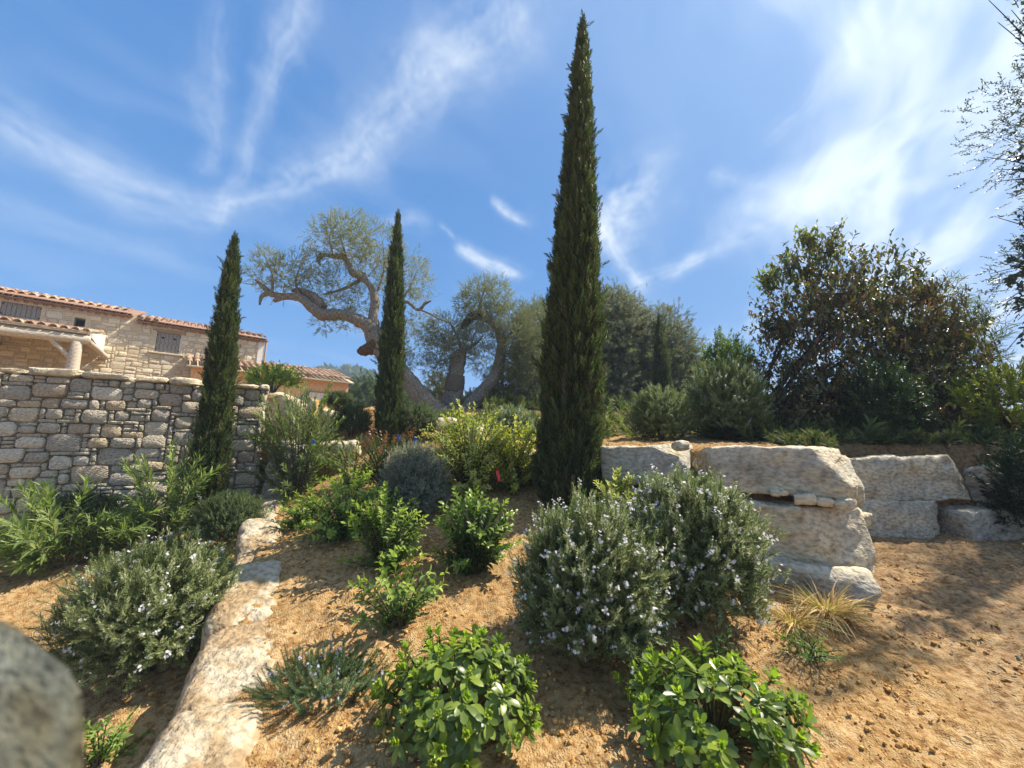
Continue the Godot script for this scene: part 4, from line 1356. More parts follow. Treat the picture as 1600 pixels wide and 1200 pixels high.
func olive_trees() -> void:
	var pal := [Color(0.17, 0.19, 0.11), Color(0.31, 0.325, 0.22), Color(0.38, 0.29, 0.13)]
	var sprigs := [twig(11, 0.17, 0.052, 0.0105, 0.95, 0.4, 2, 2, 1.0, 0.1, 501), twig(9, 0.15, 0.05, 0.011, 1.1, 0.5, 2, 2, 1.0, 0.1, 502)]
	# the leaning old tree
	var base: Vector3 = Vector3(-1.98, 2.46, -9.00)
	var o := thing("olive_tree", "old leaning olive tree with a long twisted limb reaching left", "olive tree", base, 0, "old olive trees")
	part("trunk", limb(lp([Vector3(-1.63, 2.15, -8.90), Vector3(-1.93, 2.49, -9.00), Vector3(-2.27, 2.92, -9.00), Vector3(-2.68, 3.41, -9.00), Vector3(-3.03, 3.79, -9.00), Vector3(-3.28, 4.12, -9.00), Vector3(-3.43, 4.44, -9.00), Vector3(-3.47, 4.60, -9.00)], base), [0.40, 0.27, 0.22, 0.215, 0.205, 0.20, 0.17, 0.13], 20, 0.30), M.bark, o)
	part("trunk_stub", limb(lp([Vector3(-3.22, 4.12, -9.00), Vector3(-3.38, 3.98, -8.95), Vector3(-3.51, 3.90, -8.90), Vector3(-3.62, 3.87, -8.88), Vector3(-3.68, 3.86, -8.87)], base), [0.20, 0.17, 0.14, 0.10, 0.03], 14, 0.2, Color(0.16, 0.105, 0.06)), M.bark, o)
	part("limb", limb(lp([Vector3(-3.43, 4.49, -9.00), Vector3(-3.75, 4.67, -9.00), Vector3(-4.13, 4.80, -8.95), Vector3(-4.54, 4.78, -8.90), Vector3(-4.82, 4.94, -8.90), Vector3(-5.12, 5.17, -8.85), Vector3(-5.41, 5.21, -8.80), Vector3(-5.74, 5.10, -8.80)], base), [0.17, 0.145, 0.13, 0.15, 0.125, 0.10, 0.075, 0.045], 14, 0.25), M.bark, o)
	part("limb", limb(lp([Vector3(-5.38, 5.20, -8.80), Vector3(-5.60, 5.23, -8.80), Vector3(-5.85, 5.29, -8.80), Vector3(-6.00, 5.44, -8.75), Vector3(-6.16, 5.59, -8.70)], base), [0.075, 0.07, 0.07, 0.055, 0.03], 10, 0.2), M.bark, o)
	part("branch", limb(lp([Vector3(-5.88, 5.31, -8.80), Vector3(-6.01, 5.18, -8.75), Vector3(-6.00, 4.96, -8.70)], base), [0.06, 0.05, 0.022], 8, 0.2), M.bark, o)
	part("branch", limb(lp([Vector3(-4.61, 4.99, -8.95), Vector3(-4.90, 5.28, -9.00), Vector3(-5.26, 5.43, -9.00), Vector3(-5.45, 5.43, -9.00)], base), [0.10, 0.12, 0.085, 0.03], 10, 0.3), M.bark, o)
	part("limb", limb(lp([Vector3(-3.37, 4.36, -9.00), Vector3(-3.43, 4.88, -9.10), Vector3(-3.42, 5.30, -9.10), Vector3(-3.57, 5.62, -9.10), Vector3(-3.81, 5.86, -9.10), Vector3(-4.04, 5.98, -9.10), Vector3(-4.14, 6.21, -9.10), Vector3(-4.26, 6.38, -9.10), Vector3(-4.53, 6.42, -9.10), Vector3(-4.78, 6.43, -9.05)], base), [0.16, 0.11, 0.095, 0.085, 0.085, 0.08, 0.065, 0.075, 0.07, 0.035], 12, 0.28), M.bark, o)
	part("branch", limb(lp([Vector3(-4.04, 5.98, -9.10), Vector3(-3.75, 5.94, -9.20), Vector3(-4.22, 5.60, -9.20), Vector3(-4.77, 5.43, -9.20)], base), [0.05, 0.05, 0.04, 0.02], 8, 0.2), M.bark, o)
	part("branch", limb(lp([Vector3(-4.78, 6.43, -9.05), Vector3(-4.86, 6.28, -9.00), Vector3(-4.81, 6.11, -9.00)], base), [0.06, 0.05, 0.02], 8, 0.25), M.bark, o)
	part("branch", limb(lp([Vector3(-3.26, 4.20, -9.00), Vector3(-2.98, 4.88, -9.10), Vector3(-2.66, 5.19, -9.10), Vector3(-2.31, 4.95, -9.00), Vector3(-2.14, 5.11, -9.00), Vector3(-1.99, 5.18, -9.00)], base), [0.09, 0.06, 0.045, 0.04, 0.035, 0.015], 8, 0.2), M.bark, o)
	part("branch", limb(lp([Vector3(-2.28, 4.96, -9.00), Vector3(-1.99, 4.81, -8.90), Vector3(-1.71, 4.63, -8.80), Vector3(-1.34, 4.52, -8.80)], base), [0.03, 0.025, 0.02, 0.008], 6, 0.2), M.bark, o)
	for tw in [[Vector3(-3.42, 5.30, -9.10), Vector3(-3.27, 6.12, -9.20), Vector3(-3.34, 6.83, -9.20)], [Vector3(-4.14, 6.21, -9.10), Vector3(-4.29, 6.71, -9.00), Vector3(-4.49, 7.24, -9.00)], [Vector3(-5.80, 5.29, -8.80), Vector3(-5.85, 5.76, -8.80), Vector3(-6.05, 6.17, -8.80)], [Vector3(-5.12, 5.17, -8.85), Vector3(-5.32, 5.64, -8.90), Vector3(-5.23, 6.06, -8.90)], [Vector3(-2.98, 4.88, -9.10), Vector3(-2.57, 5.56, -9.10), Vector3(-2.42, 5.98, -9.10)], [Vector3(-4.53, 6.42, -9.10), Vector3(-4.68, 6.95, -9.10), Vector3(-4.47, 7.39, -9.10)]]:
		part("branch", limb(lp(tw, base), [0.035, 0.022, 0.008], 6, 0.15), M.bark, o)
	var balls := [[Vector3(-5.81, 5.76, -8.80), 0.52], [Vector3(-5.45, 5.89, -8.90), 0.50], [Vector3(-5.05, 6.11, -9.00), 0.40], [Vector3(-6.01, 6.17, -8.80), 0.28], [Vector3(-4.59, 6.77, -9.10), 0.58], [Vector3(-4.14, 6.91, -9.10), 0.62], [Vector3(-3.47, 6.74, -9.20), 0.66], [Vector3(-4.41, 7.21, -9.00), 0.34], [Vector3(-3.47, 6.17, -9.30), 0.62], [Vector3(-2.74, 5.94, -9.20), 0.60], [Vector3(-2.33, 5.64, -9.10), 0.42], [Vector3(-4.30, 5.69, -9.20), 0.48], [Vector3(-4.82, 5.64, -9.10), 0.42], [Vector3(-4.34, 5.09, -9.20), 0.40], [Vector3(-3.91, 5.30, -9.30), 0.36], [Vector3(-4.61, 4.60, -9.00), 0.28], [Vector3(-4.03, 4.69, -9.10), 0.26], [Vector3(-2.53, 4.09, -9.20), 0.46], [Vector3(-2.74, 3.61, -9.20), 0.36], [Vector3(-2.32, 4.67, -9.20), 0.30], [Vector3(-6.14, 5.71, -8.70), 0.18]]
	var f := blob_fill(balls, 1350, Vector2(0.7, 1.2), pal, 0.25, 3.0)
	for k in f[0].size(): f[0][k].origin -= base
	var h: int = f[0].size() / 2
	scatter("foliage", sprigs[0], M.dull, f[0].slice(0, h), f[1].slice(0, h), o)
	scatter("foliage", sprigs[1], M.dull, f[0].slice(h), f[1].slice(h), o)
	# its neighbour with two stems
	base = Vector3(-1.41, 2.42, -9.60)
	var q := thing("olive_tree", "old olive tree with two stout stems, the left one wrapped in burlap", "olive tree", base, 0, "old olive trees")
	part("trunk", limb(lp([Vector3(-1.59, 2.10, -9.60), Vector3(-1.51, 2.55, -9.60), Vector3(-1.46, 3.04, -9.60), Vector3(-1.45, 3.36, -9.60), Vector3(-1.38, 3.78, -9.60), Vector3(-1.28, 4.07, -9.60)], base), [0.38, 0.26, 0.215, 0.20, 0.18, 0.13], 18, 0.30), M.bark, q)
	part("burlap_wrap", limb(lp([Vector3(-1.47, 3.00, -9.60), Vector3(-1.44, 3.20, -9.60), Vector3(-1.43, 3.40, -9.60)], base), [0.235, 0.25, 0.235], 20, 0.10, Color(1, 1, 1)), M.burlap, q)
	part("trunk", limb(lp([Vector3(-1.40, 2.20, -9.60), Vector3(-1.12, 2.55, -9.60), Vector3(-0.78, 2.96, -9.65), Vector3(-0.46, 3.38, -9.70), Vector3(-0.33, 3.80, -9.70), Vector3(-0.27, 4.23, -9.70), Vector3(-0.34, 4.61, -9.70), Vector3(-0.54, 4.86, -9.65), Vector3(-0.84, 5.00, -9.60)], base), [0.32, 0.20, 0.165, 0.15, 0.135, 0.12, 0.115, 0.11, 0.11], 16, 0.25), M.bark, q)
	part("limb", limb(lp([Vector3(-0.80, 4.98, -9.60), Vector3(-1.03, 4.98, -9.55), Vector3(-1.15, 4.81, -9.50), Vector3(-1.28, 4.62, -9.45)], base), [0.12, 0.10, 0.09, 0.05], 12, 0.3, Color(0.10, 0.08, 0.06)), M.bark, q)
	for tw in [[Vector3(-1.28, 4.07, -9.60), Vector3(-1.46, 4.55, -9.60), Vector3(-1.67, 4.89, -9.60)], [Vector3(-0.84, 5.00, -9.60), Vector3(-0.81, 5.42, -9.60), Vector3(-0.68, 5.86, -9.60)], [Vector3(-0.27, 4.23, -9.70), Vector3(0.00, 4.58, -9.70), Vector3(0.25, 4.84, -9.70)], [Vector3(-1.28, 4.07, -9.60), Vector3(-1.00, 4.23, -9.70), Vector3(-0.75, 4.49, -9.70)]]:
		part("branch", limb(lp(tw, base), [0.06, 0.035, 0.01], 7, 0.2), M.bark, q)
	balls = [[Vector3(-0.84, 5.42, -9.60), 0.56], [Vector3(-0.51, 5.55, -9.70), 0.52], [Vector3(-1.26, 5.33, -9.60), 0.26], [Vector3(-1.74, 4.55, -9.60), 0.48], [Vector3(-1.79, 4.01, -9.50), 0.42], [Vector3(-1.40, 4.20, -9.60), 0.46], [Vector3(0.00, 4.96, -9.80), 0.50], [Vector3(0.25, 4.34, -9.80), 0.62], [Vector3(0.08, 3.74, -9.80), 0.5], [Vector3(0.42, 3.91, -9.80), 0.50], [Vector3(-0.94, 4.46, -9.90), 0.5], [Vector3(0.52, 4.99, -9.90), 0.55], [Vector3(-0.68, 3.94, -9.90), 0.5], [Vector3(0.75, 4.14, -9.70), 0.6], [Vector3(0.65, 3.36, -9.60), 0.5], [Vector3(-0.57, 4.82, -9.40), 0.42], [Vector3(-1.11, 4.87, -9.80), 0.4], [Vector3(-1.96, 3.61, -9.60), 0.4], [Vector3(-2.16, 4.55, -9.60), 0.3], [Vector3(0.00, 4.32, -9.40), 0.4]]
	f = blob_fill(balls, 2600, Vector2(0.6, 1.1), [Color(0.16, 0.18, 0.10), Color(0.29, 0.30, 0.20), Color(0.30, 0.26, 0.13)], 0.25, 5.0)
	for k in f[0].size(): f[0][k].origin -= base
	h = f[0].size() / 2
	scatter("foliage", sprigs[0], M.dull, f[0].slice(0, h), f[1].slice(0, h), q)
	scatter("foliage", sprigs[1], M.dull, f[0].slice(h), f[1].slice(h), q)
	# the great round crown behind the tall cypress
	base = Vector3(2.2, ground(2.2, -12), -12)
	var r := thing("round_olive_tree", "broad dome-shaped olive tree behind the tall cypress", "olive tree", base)
	part("trunk", limb(lp([base - Vector3(0, 0.2, 0), base + Vector3(0.1, 0.9, 0), base + Vector3(0.3, 1.8, 0)], base), [0.4, 0.3, 0.22], 12, 0.2), M.bark, r)
	for k in 5:
		var a := k * 1.26
		part("limb", limb(lp([base + Vector3(0.2, 1.3, 0), base + Vector3(cos(a) * 0.9, 2.0, sin(a) * 0.9), base + Vector3(cos(a) * 1.8, 2.9, sin(a) * 1.6)], base), [0.18, 0.11, 0.04], 8, 0.2), M.bark, r)
	balls = [[Vector3(3.08, 4.54, -12.00), 1.75], [Vector3(2.05, 4.43, -12.00), 1.55], [Vector3(4.41, 4.54, -12.00), 1.45], [Vector3(1.19, 4.13, -11.60), 1.2], [Vector3(4.71, 3.97, -11.80), 1.05], [Vector3(3.02, 5.61, -12.00), 1.15], [Vector3(1.04, 5.28, -12.00), 1.0], [Vector3(2.12, 5.67, -12.20), 1.1], [Vector3(0.00, 3.08, -11.20), 0.9], [Vector3(1.29, 2.78, -11.00), 1.0], [Vector3(2.95, 2.87, -11.00), 1.1], [Vector3(4.32, 2.90, -11.20), 0.9], [Vector3(-0.36, 2.40, -10.80), 0.55], [Vector3(0.53, 2.21, -10.60), 0.7], [Vector3(1.76, 2.29, -10.60), 0.8], [Vector3(3.17, 2.21, -10.60), 0.8], [Vector3(4.49, 2.31, -10.80), 0.7], [Vector3(-1.09, 2.68, -10.90), 0.45]]
	f = blob_fill(balls, 2600, Vector2(0.9, 1.5), [Color(0.11, 0.125, 0.07), Color(0.215, 0.22, 0.13), Color(0.25, 0.245, 0.15)], 0.1, 8.0, 0.62)
	for k in f[0].size(): f[0][k].origin -= base
	scatter("foliage", twig(10, 0.13, 0.055, 0.019, 1.35, 0.8, 2, 2, 1.0, 0.05, 503), M.dull, f[0], f[1], r)

func big_photinia() -> void:
	var base := Vector3(3.75, ground(3.75, -5.9), -5.9)
	var o := thing("photinia_tree", "large bronze-leaved photinia bush against the sky behind the terrace wall", "tree", base)
	var cols := [Color(0.075, 0.08, 0.028), Color(0.11, 0.098, 0.034), Color(0.06, 0.075, 0.028), Color(0.14, 0.10, 0.045), Color(0.17, 0.08, 0.042), Color(0.18, 0.17, 0.05), Color(0.19, 0.23, 0.06)]
	var set_ := leaf_set(0.092, 0.038, 1.0, 0.3, 4, cols)
	var leaves := []
	var balls := [[Vector3(4.69, 3.84, -5.90), 0.85], [Vector3(5.22, 4.28, -5.90), 0.75], [Vector3(5.69, 3.95, -5.90), 0.95], [Vector3(6.15, 3.59, -5.80), 0.85], [Vector3(6.46, 3.15, -5.70), 0.75], [Vector3(4.56, 2.97, -5.80), 0.85], [Vector3(5.34, 2.87, -5.80), 1.05], [Vector3(6.08, 2.65, -5.70), 0.95], [Vector3(4.41, 2.25, -5.60), 0.75], [Vector3(5.04, 2.06, -5.60), 0.85], [Vector3(5.67, 1.96, -5.50), 0.8], [Vector3(3.92, 1.73, -5.40), 0.5], [Vector3(4.37, 1.69, -5.30), 0.5], [Vector3(4.88, 1.64, -5.20), 0.5], [Vector3(5.37, 1.60, -5.10), 0.5], [Vector3(6.32, 2.13, -5.40), 0.6], [Vector3(6.00, 1.68, -5.20), 0.5], [Vector3(4.63, 4.61, -5.90), 0.40], [Vector3(5.20, 4.95, -5.90), 0.36], [Vector3(4.19, 4.39, -5.90), 0.28], [Vector3(4.91, 5.12, -5.90), 0.22], [Vector3(6.70, 3.42, -5.60), 0.35], [Vector3(6.48, 4.08, -5.70), 0.28], [Vector3(4.13, 3.59, -5.80), 0.35]]
	var twigs := []
	for bi in balls.size():
		var c: Vector3 = balls[bi][0]
		var rad: float = balls[bi][1]
		var n := int(250 * rad * rad + 18)
		for k in n:
			var dv := rdir()
			var p2 := c + dv * rad * pow(rr(0.08, 1.0), 0.36) * (1.0 + 0.3 * n1.get_noise_3d(dv.x * 3 + bi, dv.y * 3, dv.z * 3)) - base
			if p2.y < 0.05: p2.y = rr(0.05, 0.4)
			var gd := (dv + Vector3(0, 0.7, 0) + rdir() * 0.5).normalized()
			var p0 := p2 - gd * rr(0.22, 0.4)
			var light := bi == 19 or bi == 20 or (bi in [17, 18] and rng.randf() < 0.5)
			var from := leaves.size()
			shoot(leaves, p0, p0.lerp(p2, 0.5) + rdir() * 0.03, p2, rng.randi_range(6, 10), 1, 0.15, 1.2, 0.6, 1.0, 8)
			var bronze := n2.get_noise_3d(p2.x * 1.1 + 5, p2.y * 1.1, p2.z * 1.1)
			for j in range(from, leaves.size()):
				var l: Array = leaves[j]
				# many hang
				if rng.randf() < 0.5:
					l[0].basis = Basis(rdir(), rr(0, 0.5)) * aim(Vector3(rr(-0.7, 0.7), -1, rr(-0.7, 0.7)), gd).scaled(Vector3.ONE * rr(0.8, 1.1))
				if light: l[1] = (10 + rng.randi() % 4)
				elif rng.randf() < 0.25 + bronze: l[1] = 6 + rng.randi() % 4
				elif rng.randf() < 0.06: l[1] = 10 + rng.randi() % 2
			twigs.append([p0, p2])
	commit_leaves(o, leaves, set_, M.gloss, 300)
	# bare stems fanning from the foot
	var tw := MB.new()
	for k in 30:
		var a := rr(0, TAU)
		var e: Vector3 = balls[rng.randi() % 11][0] - base + rdir() * 0.2
		var p1 := Vector3(e.x * 0.25, e.y * 0.55, e.z * 0.25) + rdir() * 0.1
		part("branch", stem_mesh(Vector3(cos(a), 0, sin(a)) * rr(0, 0.35), p1, e, rr(0.02, 0.038), 0.008, Color(0.085, 0.065, 0.05), 7), M.bark, o)
	for t in twigs:
		if rng.randf() < 0.7: tw.tube(PackedVector3Array([t[0], t[1]]), PackedFloat32Array([0.004, 0.0016]), 4, 0, null, Color(0.09, 0.07, 0.05))
	part("twigs", tw.mesh(), M.bark, o, "stuff")
	# flower heads at the top
	var fl := []
	var fc := []
	for p in [Vector3(5.23, 4.95, -5.80), Vector3(5.57, 4.78, -5.80), Vector3(6.02, 4.67, -5.80), Vector3(4.83, 4.73, -5.80), Vector3(6.18, 4.40, -5.70), Vector3(6.50, 4.45, -5.70), Vector3(6.78, 3.88, -5.60), Vector3(5.00, 3.57, -5.20), Vector3(5.36, 3.63, -5.10), Vector3(6.09, 3.57, -5.20)]:
		for j in 90:
			var dv := rdir()
			dv.y = absf(dv.y)
			fl.append(Transform3D(Basis(rdir(), rr(0, TAU)).scaled(Vector3.ONE * rr(0.6, 1.2)), p - base + dv * Vector3(0.10, 0.06, 0.10)))
			fc.append(Color(0.24, 0.12, 0.08).lerp(Color(0.30, 0.20, 0.12), rr(0, 1)))
	scatter("flower_heads", M.flower_mesh, M.dull, fl, fc, o)

func overhang_tree() -> void:
	# an evergreen oak whose trunk stands just outside the picture; its boughs hang in at the right and shade the path
	var base := Vector3(9.5, ground(9.5, -4.4), -4.4)
	var o := thing("evergreen_oak", "dark evergreen oak reaching in from the right edge with small leaves", "tree", base)
	part("trunk", limb(lp([base - Vector3(0, 0.2, 0), base + Vector3(0.1, 1.6, 0), base + Vector3(-0.1, 3.2, 0.1), base + Vector3(0, 4.6, 0), base + Vector3(0.6, 6.6, -0.3)], base), [0.24, 0.19, 0.16, 0.11, 0.05], 12, 0.15), M.bark, o)
	var cols := [Color(0.035, 0.045, 0.022), Color(0.05, 0.06, 0.03), Color(0.045, 0.05, 0.03), Color(0.075, 0.075, 0.04)]
	var set_ := leaf_set(0.074, 0.034, 1.0, 0.25, 3, cols)
	var leaves := []
	var tw := MB.new()
	# boughs seen in the picture
	var tips := [Vector3(6.19, 7.34, -4.10), Vector3(6.24, 6.99, -4.10), Vector3(6.44, 6.74, -4.10), Vector3(6.61, 7.32, -4.20), Vector3(6.57, 6.57, -4.20), Vector3(5.83, 5.13, -4.20), Vector3(6.12, 5.40, -4.20), Vector3(5.80, 4.88, -4.10), Vector3(5.69, 4.71, -4.10), Vector3(5.67, 4.25, -4.10), Vector3(5.98, 4.57, -4.20), Vector3(5.69, 3.97, -4.10), Vector3(5.42, 3.55, -4.10), Vector3(5.71, 3.82, -4.20), Vector3(5.64, 3.50, -4.20), Vector3(5.67, 3.27, -4.20), Vector3(5.77, 3.04, -4.20), Vector3(5.81, 3.58, -4.20), Vector3(6.17, 4.30, -4.30), Vector3(6.15, 4.83, -4.20), Vector3(6.46, 5.45, -4.30), Vector3(5.54, 2.66, -4.20), Vector3(5.65, 2.44, -4.20)]
	var hubs := [base + Vector3(-2.0, 4.6, 0.0), base + Vector3(-2.2, 3.3, 0.0), base + Vector3(-2.1, 2.3, -0.1)]
	for t in tips:
		var hb: Vector3 = hubs[0]
		for h2 in hubs:
			if absf(h2.y - t.y) < absf(hb.y - t.y): hb = h2
		for j in 8:
			var e: Vector3 = t + Vector3(0.40, 0, 0) + rdir() * (0.17 if j else 0.02)
			var s := e.lerp(hb, 0.18) + rdir() * 0.1
			var mid := e.lerp(s, 0.5) + Vector3(0, 0.04, 0)
			shoot(leaves, s - base, mid - base, e - base, 13, 1, 0.1, 1.1, 0.5, 1.0, 8)
			tw.tube(PackedVector3Array([s - base, mid - base, e - base]), PackedFloat32Array([0.005, 0.0035, 0.0015]), 4, 0, null, Color(0.07, 0.06, 0.05))
		part("branch", stem_mesh(hb - base, hb.lerp(t, 0.5) - base + Vector3(0, 0.1, 0), t - base, 0.013, 0.003, Color(0.08, 0.07, 0.055), 6), M.bark, o)
	part("twigs", tw.mesh(), M.bark, o, "stuff")
	for k in 5:
		var a := -1.0 + k * 0.45
		part("limb", limb([Vector3(0, 2.6 + k * 0.25, 0), Vector3(cos(a) * 0.8, 3.3 + k * 0.2, sin(a) * 0.8), Vector3(cos(a) * 1.7, 3.9 + k * 0.15, sin(a) * 1.7)], [0.10, 0.06, 0.02], 8, 0.15), M.bark, o)
	commit_leaves(o, leaves, set_, M.gloss, 300)
	var f := blob_fill([[base + Vector3(0.5, 6.4, -0.6), 1.25], [base + Vector3(0.9, 5.6, 0.5), 1.2], [base + Vector3(1.3, 7.3, -0.9), 1.3], [base + Vector3(1.0, 6.2, -1.9), 1.3], [base + Vector3(0.3, 7.0, 0.3), 0.9], [base + Vector3(0.2, 4.3, -0.1), 1.05], [base + Vector3(0.9, 4.0, 0.6), 1.1], [base + Vector3(0.2, 3.9, 1.1), 1.0], [base + Vector3(0.3, 4.0, -1.2), 1.0], [base + Vector3(0.2, 5.2, 0.2), 1.0], [base + Vector3(0.4, 2.7, 0.0), 0.8], [base + Vector3(0.3, 3.0, -1.3), 0.7], [base + Vector3(0.6, 3.2, -2.2), 0.9]], 480, Vector2(0.8, 1.3), [Color(0.03, 0.04, 0.02), Color(0.07, 0.08, 0.035)], 0.2, 13.0, 0.3)
	for k in f[0].size(): f[0][k].origin -= base
	scatter("foliage", twig(10, 0.2, 0.055, 0.023, 1.1, 0.5, 1, 3, 1.0, 0.1, 601), M.gloss, f[0], f[1], o)

func bamboo() -> void:
	var base := Vector3(7.2, ground(7.2, -6.4), -6.4)
	var o := thing("bamboo_clump", "loose clump of bamboo with narrow leaves at the right edge", "bamboo", base)
	var tw := twig(8, 0.22, 0.14, 0.013, 0.9, 0.6, 1, 4, 0.8, 0.2, 611)
	var xf := []
	var cols := []
	for k in 26:
		var a := rr(0, TAU)
		var p0 := Vector3(cos(a), 0, sin(a)) * rr(0, 0.9)
		var hgt := rr(1.3, 2.75)
		var p2 := p0 + Vector3(rr(-0.9, 0.5), hgt, rr(-0.4, 0.6))
		var p1 := p0 + Vector3(rr(-0.1, 0.1), hgt * 0.75, 0)
		part("culm", stem_mesh(p0, p1, p2, 0.012, 0.003, Color(0.22, 0.24, 0.08), 6), M.dull, o)
		for j in 34:
			var t := rr(0.3, 1.0)
			var p := p0.lerp(p1, t).lerp(p1.lerp(p2, t), t)
			xf.append(Transform3D(grow(rdir() + Vector3(0, 0.15, 0)).scaled(Vector3.ONE * rr(0.7, 1.15)), p))
			cols.append(Color(0.13, 0.18, 0.05).lerp(Color(0.26, 0.30, 0.10), rr(0, 1)))
	scatter("foliage", tw, M.leaf, xf, cols, o)

func pine(called: String, label: String, at: Vector3, balls: Array, dens: float, pal: Array, sc: Vector2, group := "", hollow := 0.6) -> void:
	var o := thing(called, label, "tree", at, 0, group)
	var f := blob_fill(balls, dens, sc, pal, 0.4, at.x, hollow)
	for k in f[0].size(): f[0][k].origin -= at
	scatter("crown", M.tuft, M.needle, f[0], f[1], o)
	var top: Vector3 = balls[0][0] - at
	part("trunk", limb([Vector3(0, -0.3, 0), top * 0.5, top], [0.22, 0.17, 0.08], 10, 0.12), M.bark, o)

func far_woods() -> void:
	var pal := [Color(0.045, 0.07, 0.025), Color(0.10, 0.14, 0.05)]
	pine("pine_tree", "rounded dark green pine right of the peach outbuilding", Vector3(-6.9, ground(-6.9, -22), -22), [[Vector3(-8.67, 4.82, -22.00), 0.95], [Vector3(-7.95, 4.52, -22.00), 0.9], [Vector3(-8.09, 3.91, -21.50), 0.9], [Vector3(-7.37, 3.73, -21.50), 0.8]], 260, pal, Vector2(0.8, 1.3), "pines behind the garden")
	pine("pine_tree", "small green tree between the middle cypress and the leaning olive trunk", Vector3(-3.9, ground(-3.9, -17), -17), [[Vector3(-4.56, 3.57, -17.00), 0.75], [Vector3(-4.91, 3.12, -16.80), 0.6], [Vector3(-3.92, 3.12, -16.80), 0.6]], 320, pal, Vector2(0.7, 1.1), "pines behind the garden")
	pine("pine_tree", "green tree seen low between the two olive trees", Vector3(-2.5, ground(-2.5, -15), -15), [[Vector3(-2.91, 3.97, -15.00), 0.5], [Vector3(-2.76, 3.33, -15.00), 0.55]], 400, [Color(0.07, 0.085, 0.03), Color(0.15, 0.16, 0.06)], Vector2(0.6, 1.0), "pines behind the garden")
	# the wooded hill: single crowns cannot be told apart at this distance
	var xf := []
	var cols := []
	for k in 2600:
		var x := rr(-125, 10)
		var d := rr(62, 160)
		xf.append(Transform3D(Basis(Vector3.UP, rr(0, TAU)).scaled(Vector3(1, rr(0.8, 1.2), 1) * rr(9.0, 17.0)), Vector3(x, ground(x, -d) + 1.0, -d)))
		cols.append(Color(0.05, 0.08, 0.03).lerp(Color(0.11, 0.14, 0.055), rr(0, 1)))
	tag(scatter("wooded_hill", M.far_crown, M.needle, xf, cols, self), "distant green wooded hill above the peach outbuilding's roof", "woods")

func plant_tag(label: String, at: Vector3, size: Vector3, m: Material, rot: Vector3, cat := "plant tag", group := "") -> void:
	var o := thing("plant_tag", label, cat, at, 0, group)
	var b := MB.new()
	b.box(Transform3D(Basis(), Vector3(0, -size.y * 0.5, 0)), size, 0.001)
	part("label_strip", b.mesh(true), m, o).rotation_degrees = rot
	var l := MB.new()
	var p := PackedVector3Array()
	var q := PackedFloat32Array()
	for k in 9:
		var a := TAU * k / 8.0
		p.append(Vector3(sin(a) * 0.012, 0.012 - cos(a) * 0.012, 0))
		q.append(0.0012)
	l.tube(p, q, 5)
	part("tie_loop", l.mesh(), m, o)

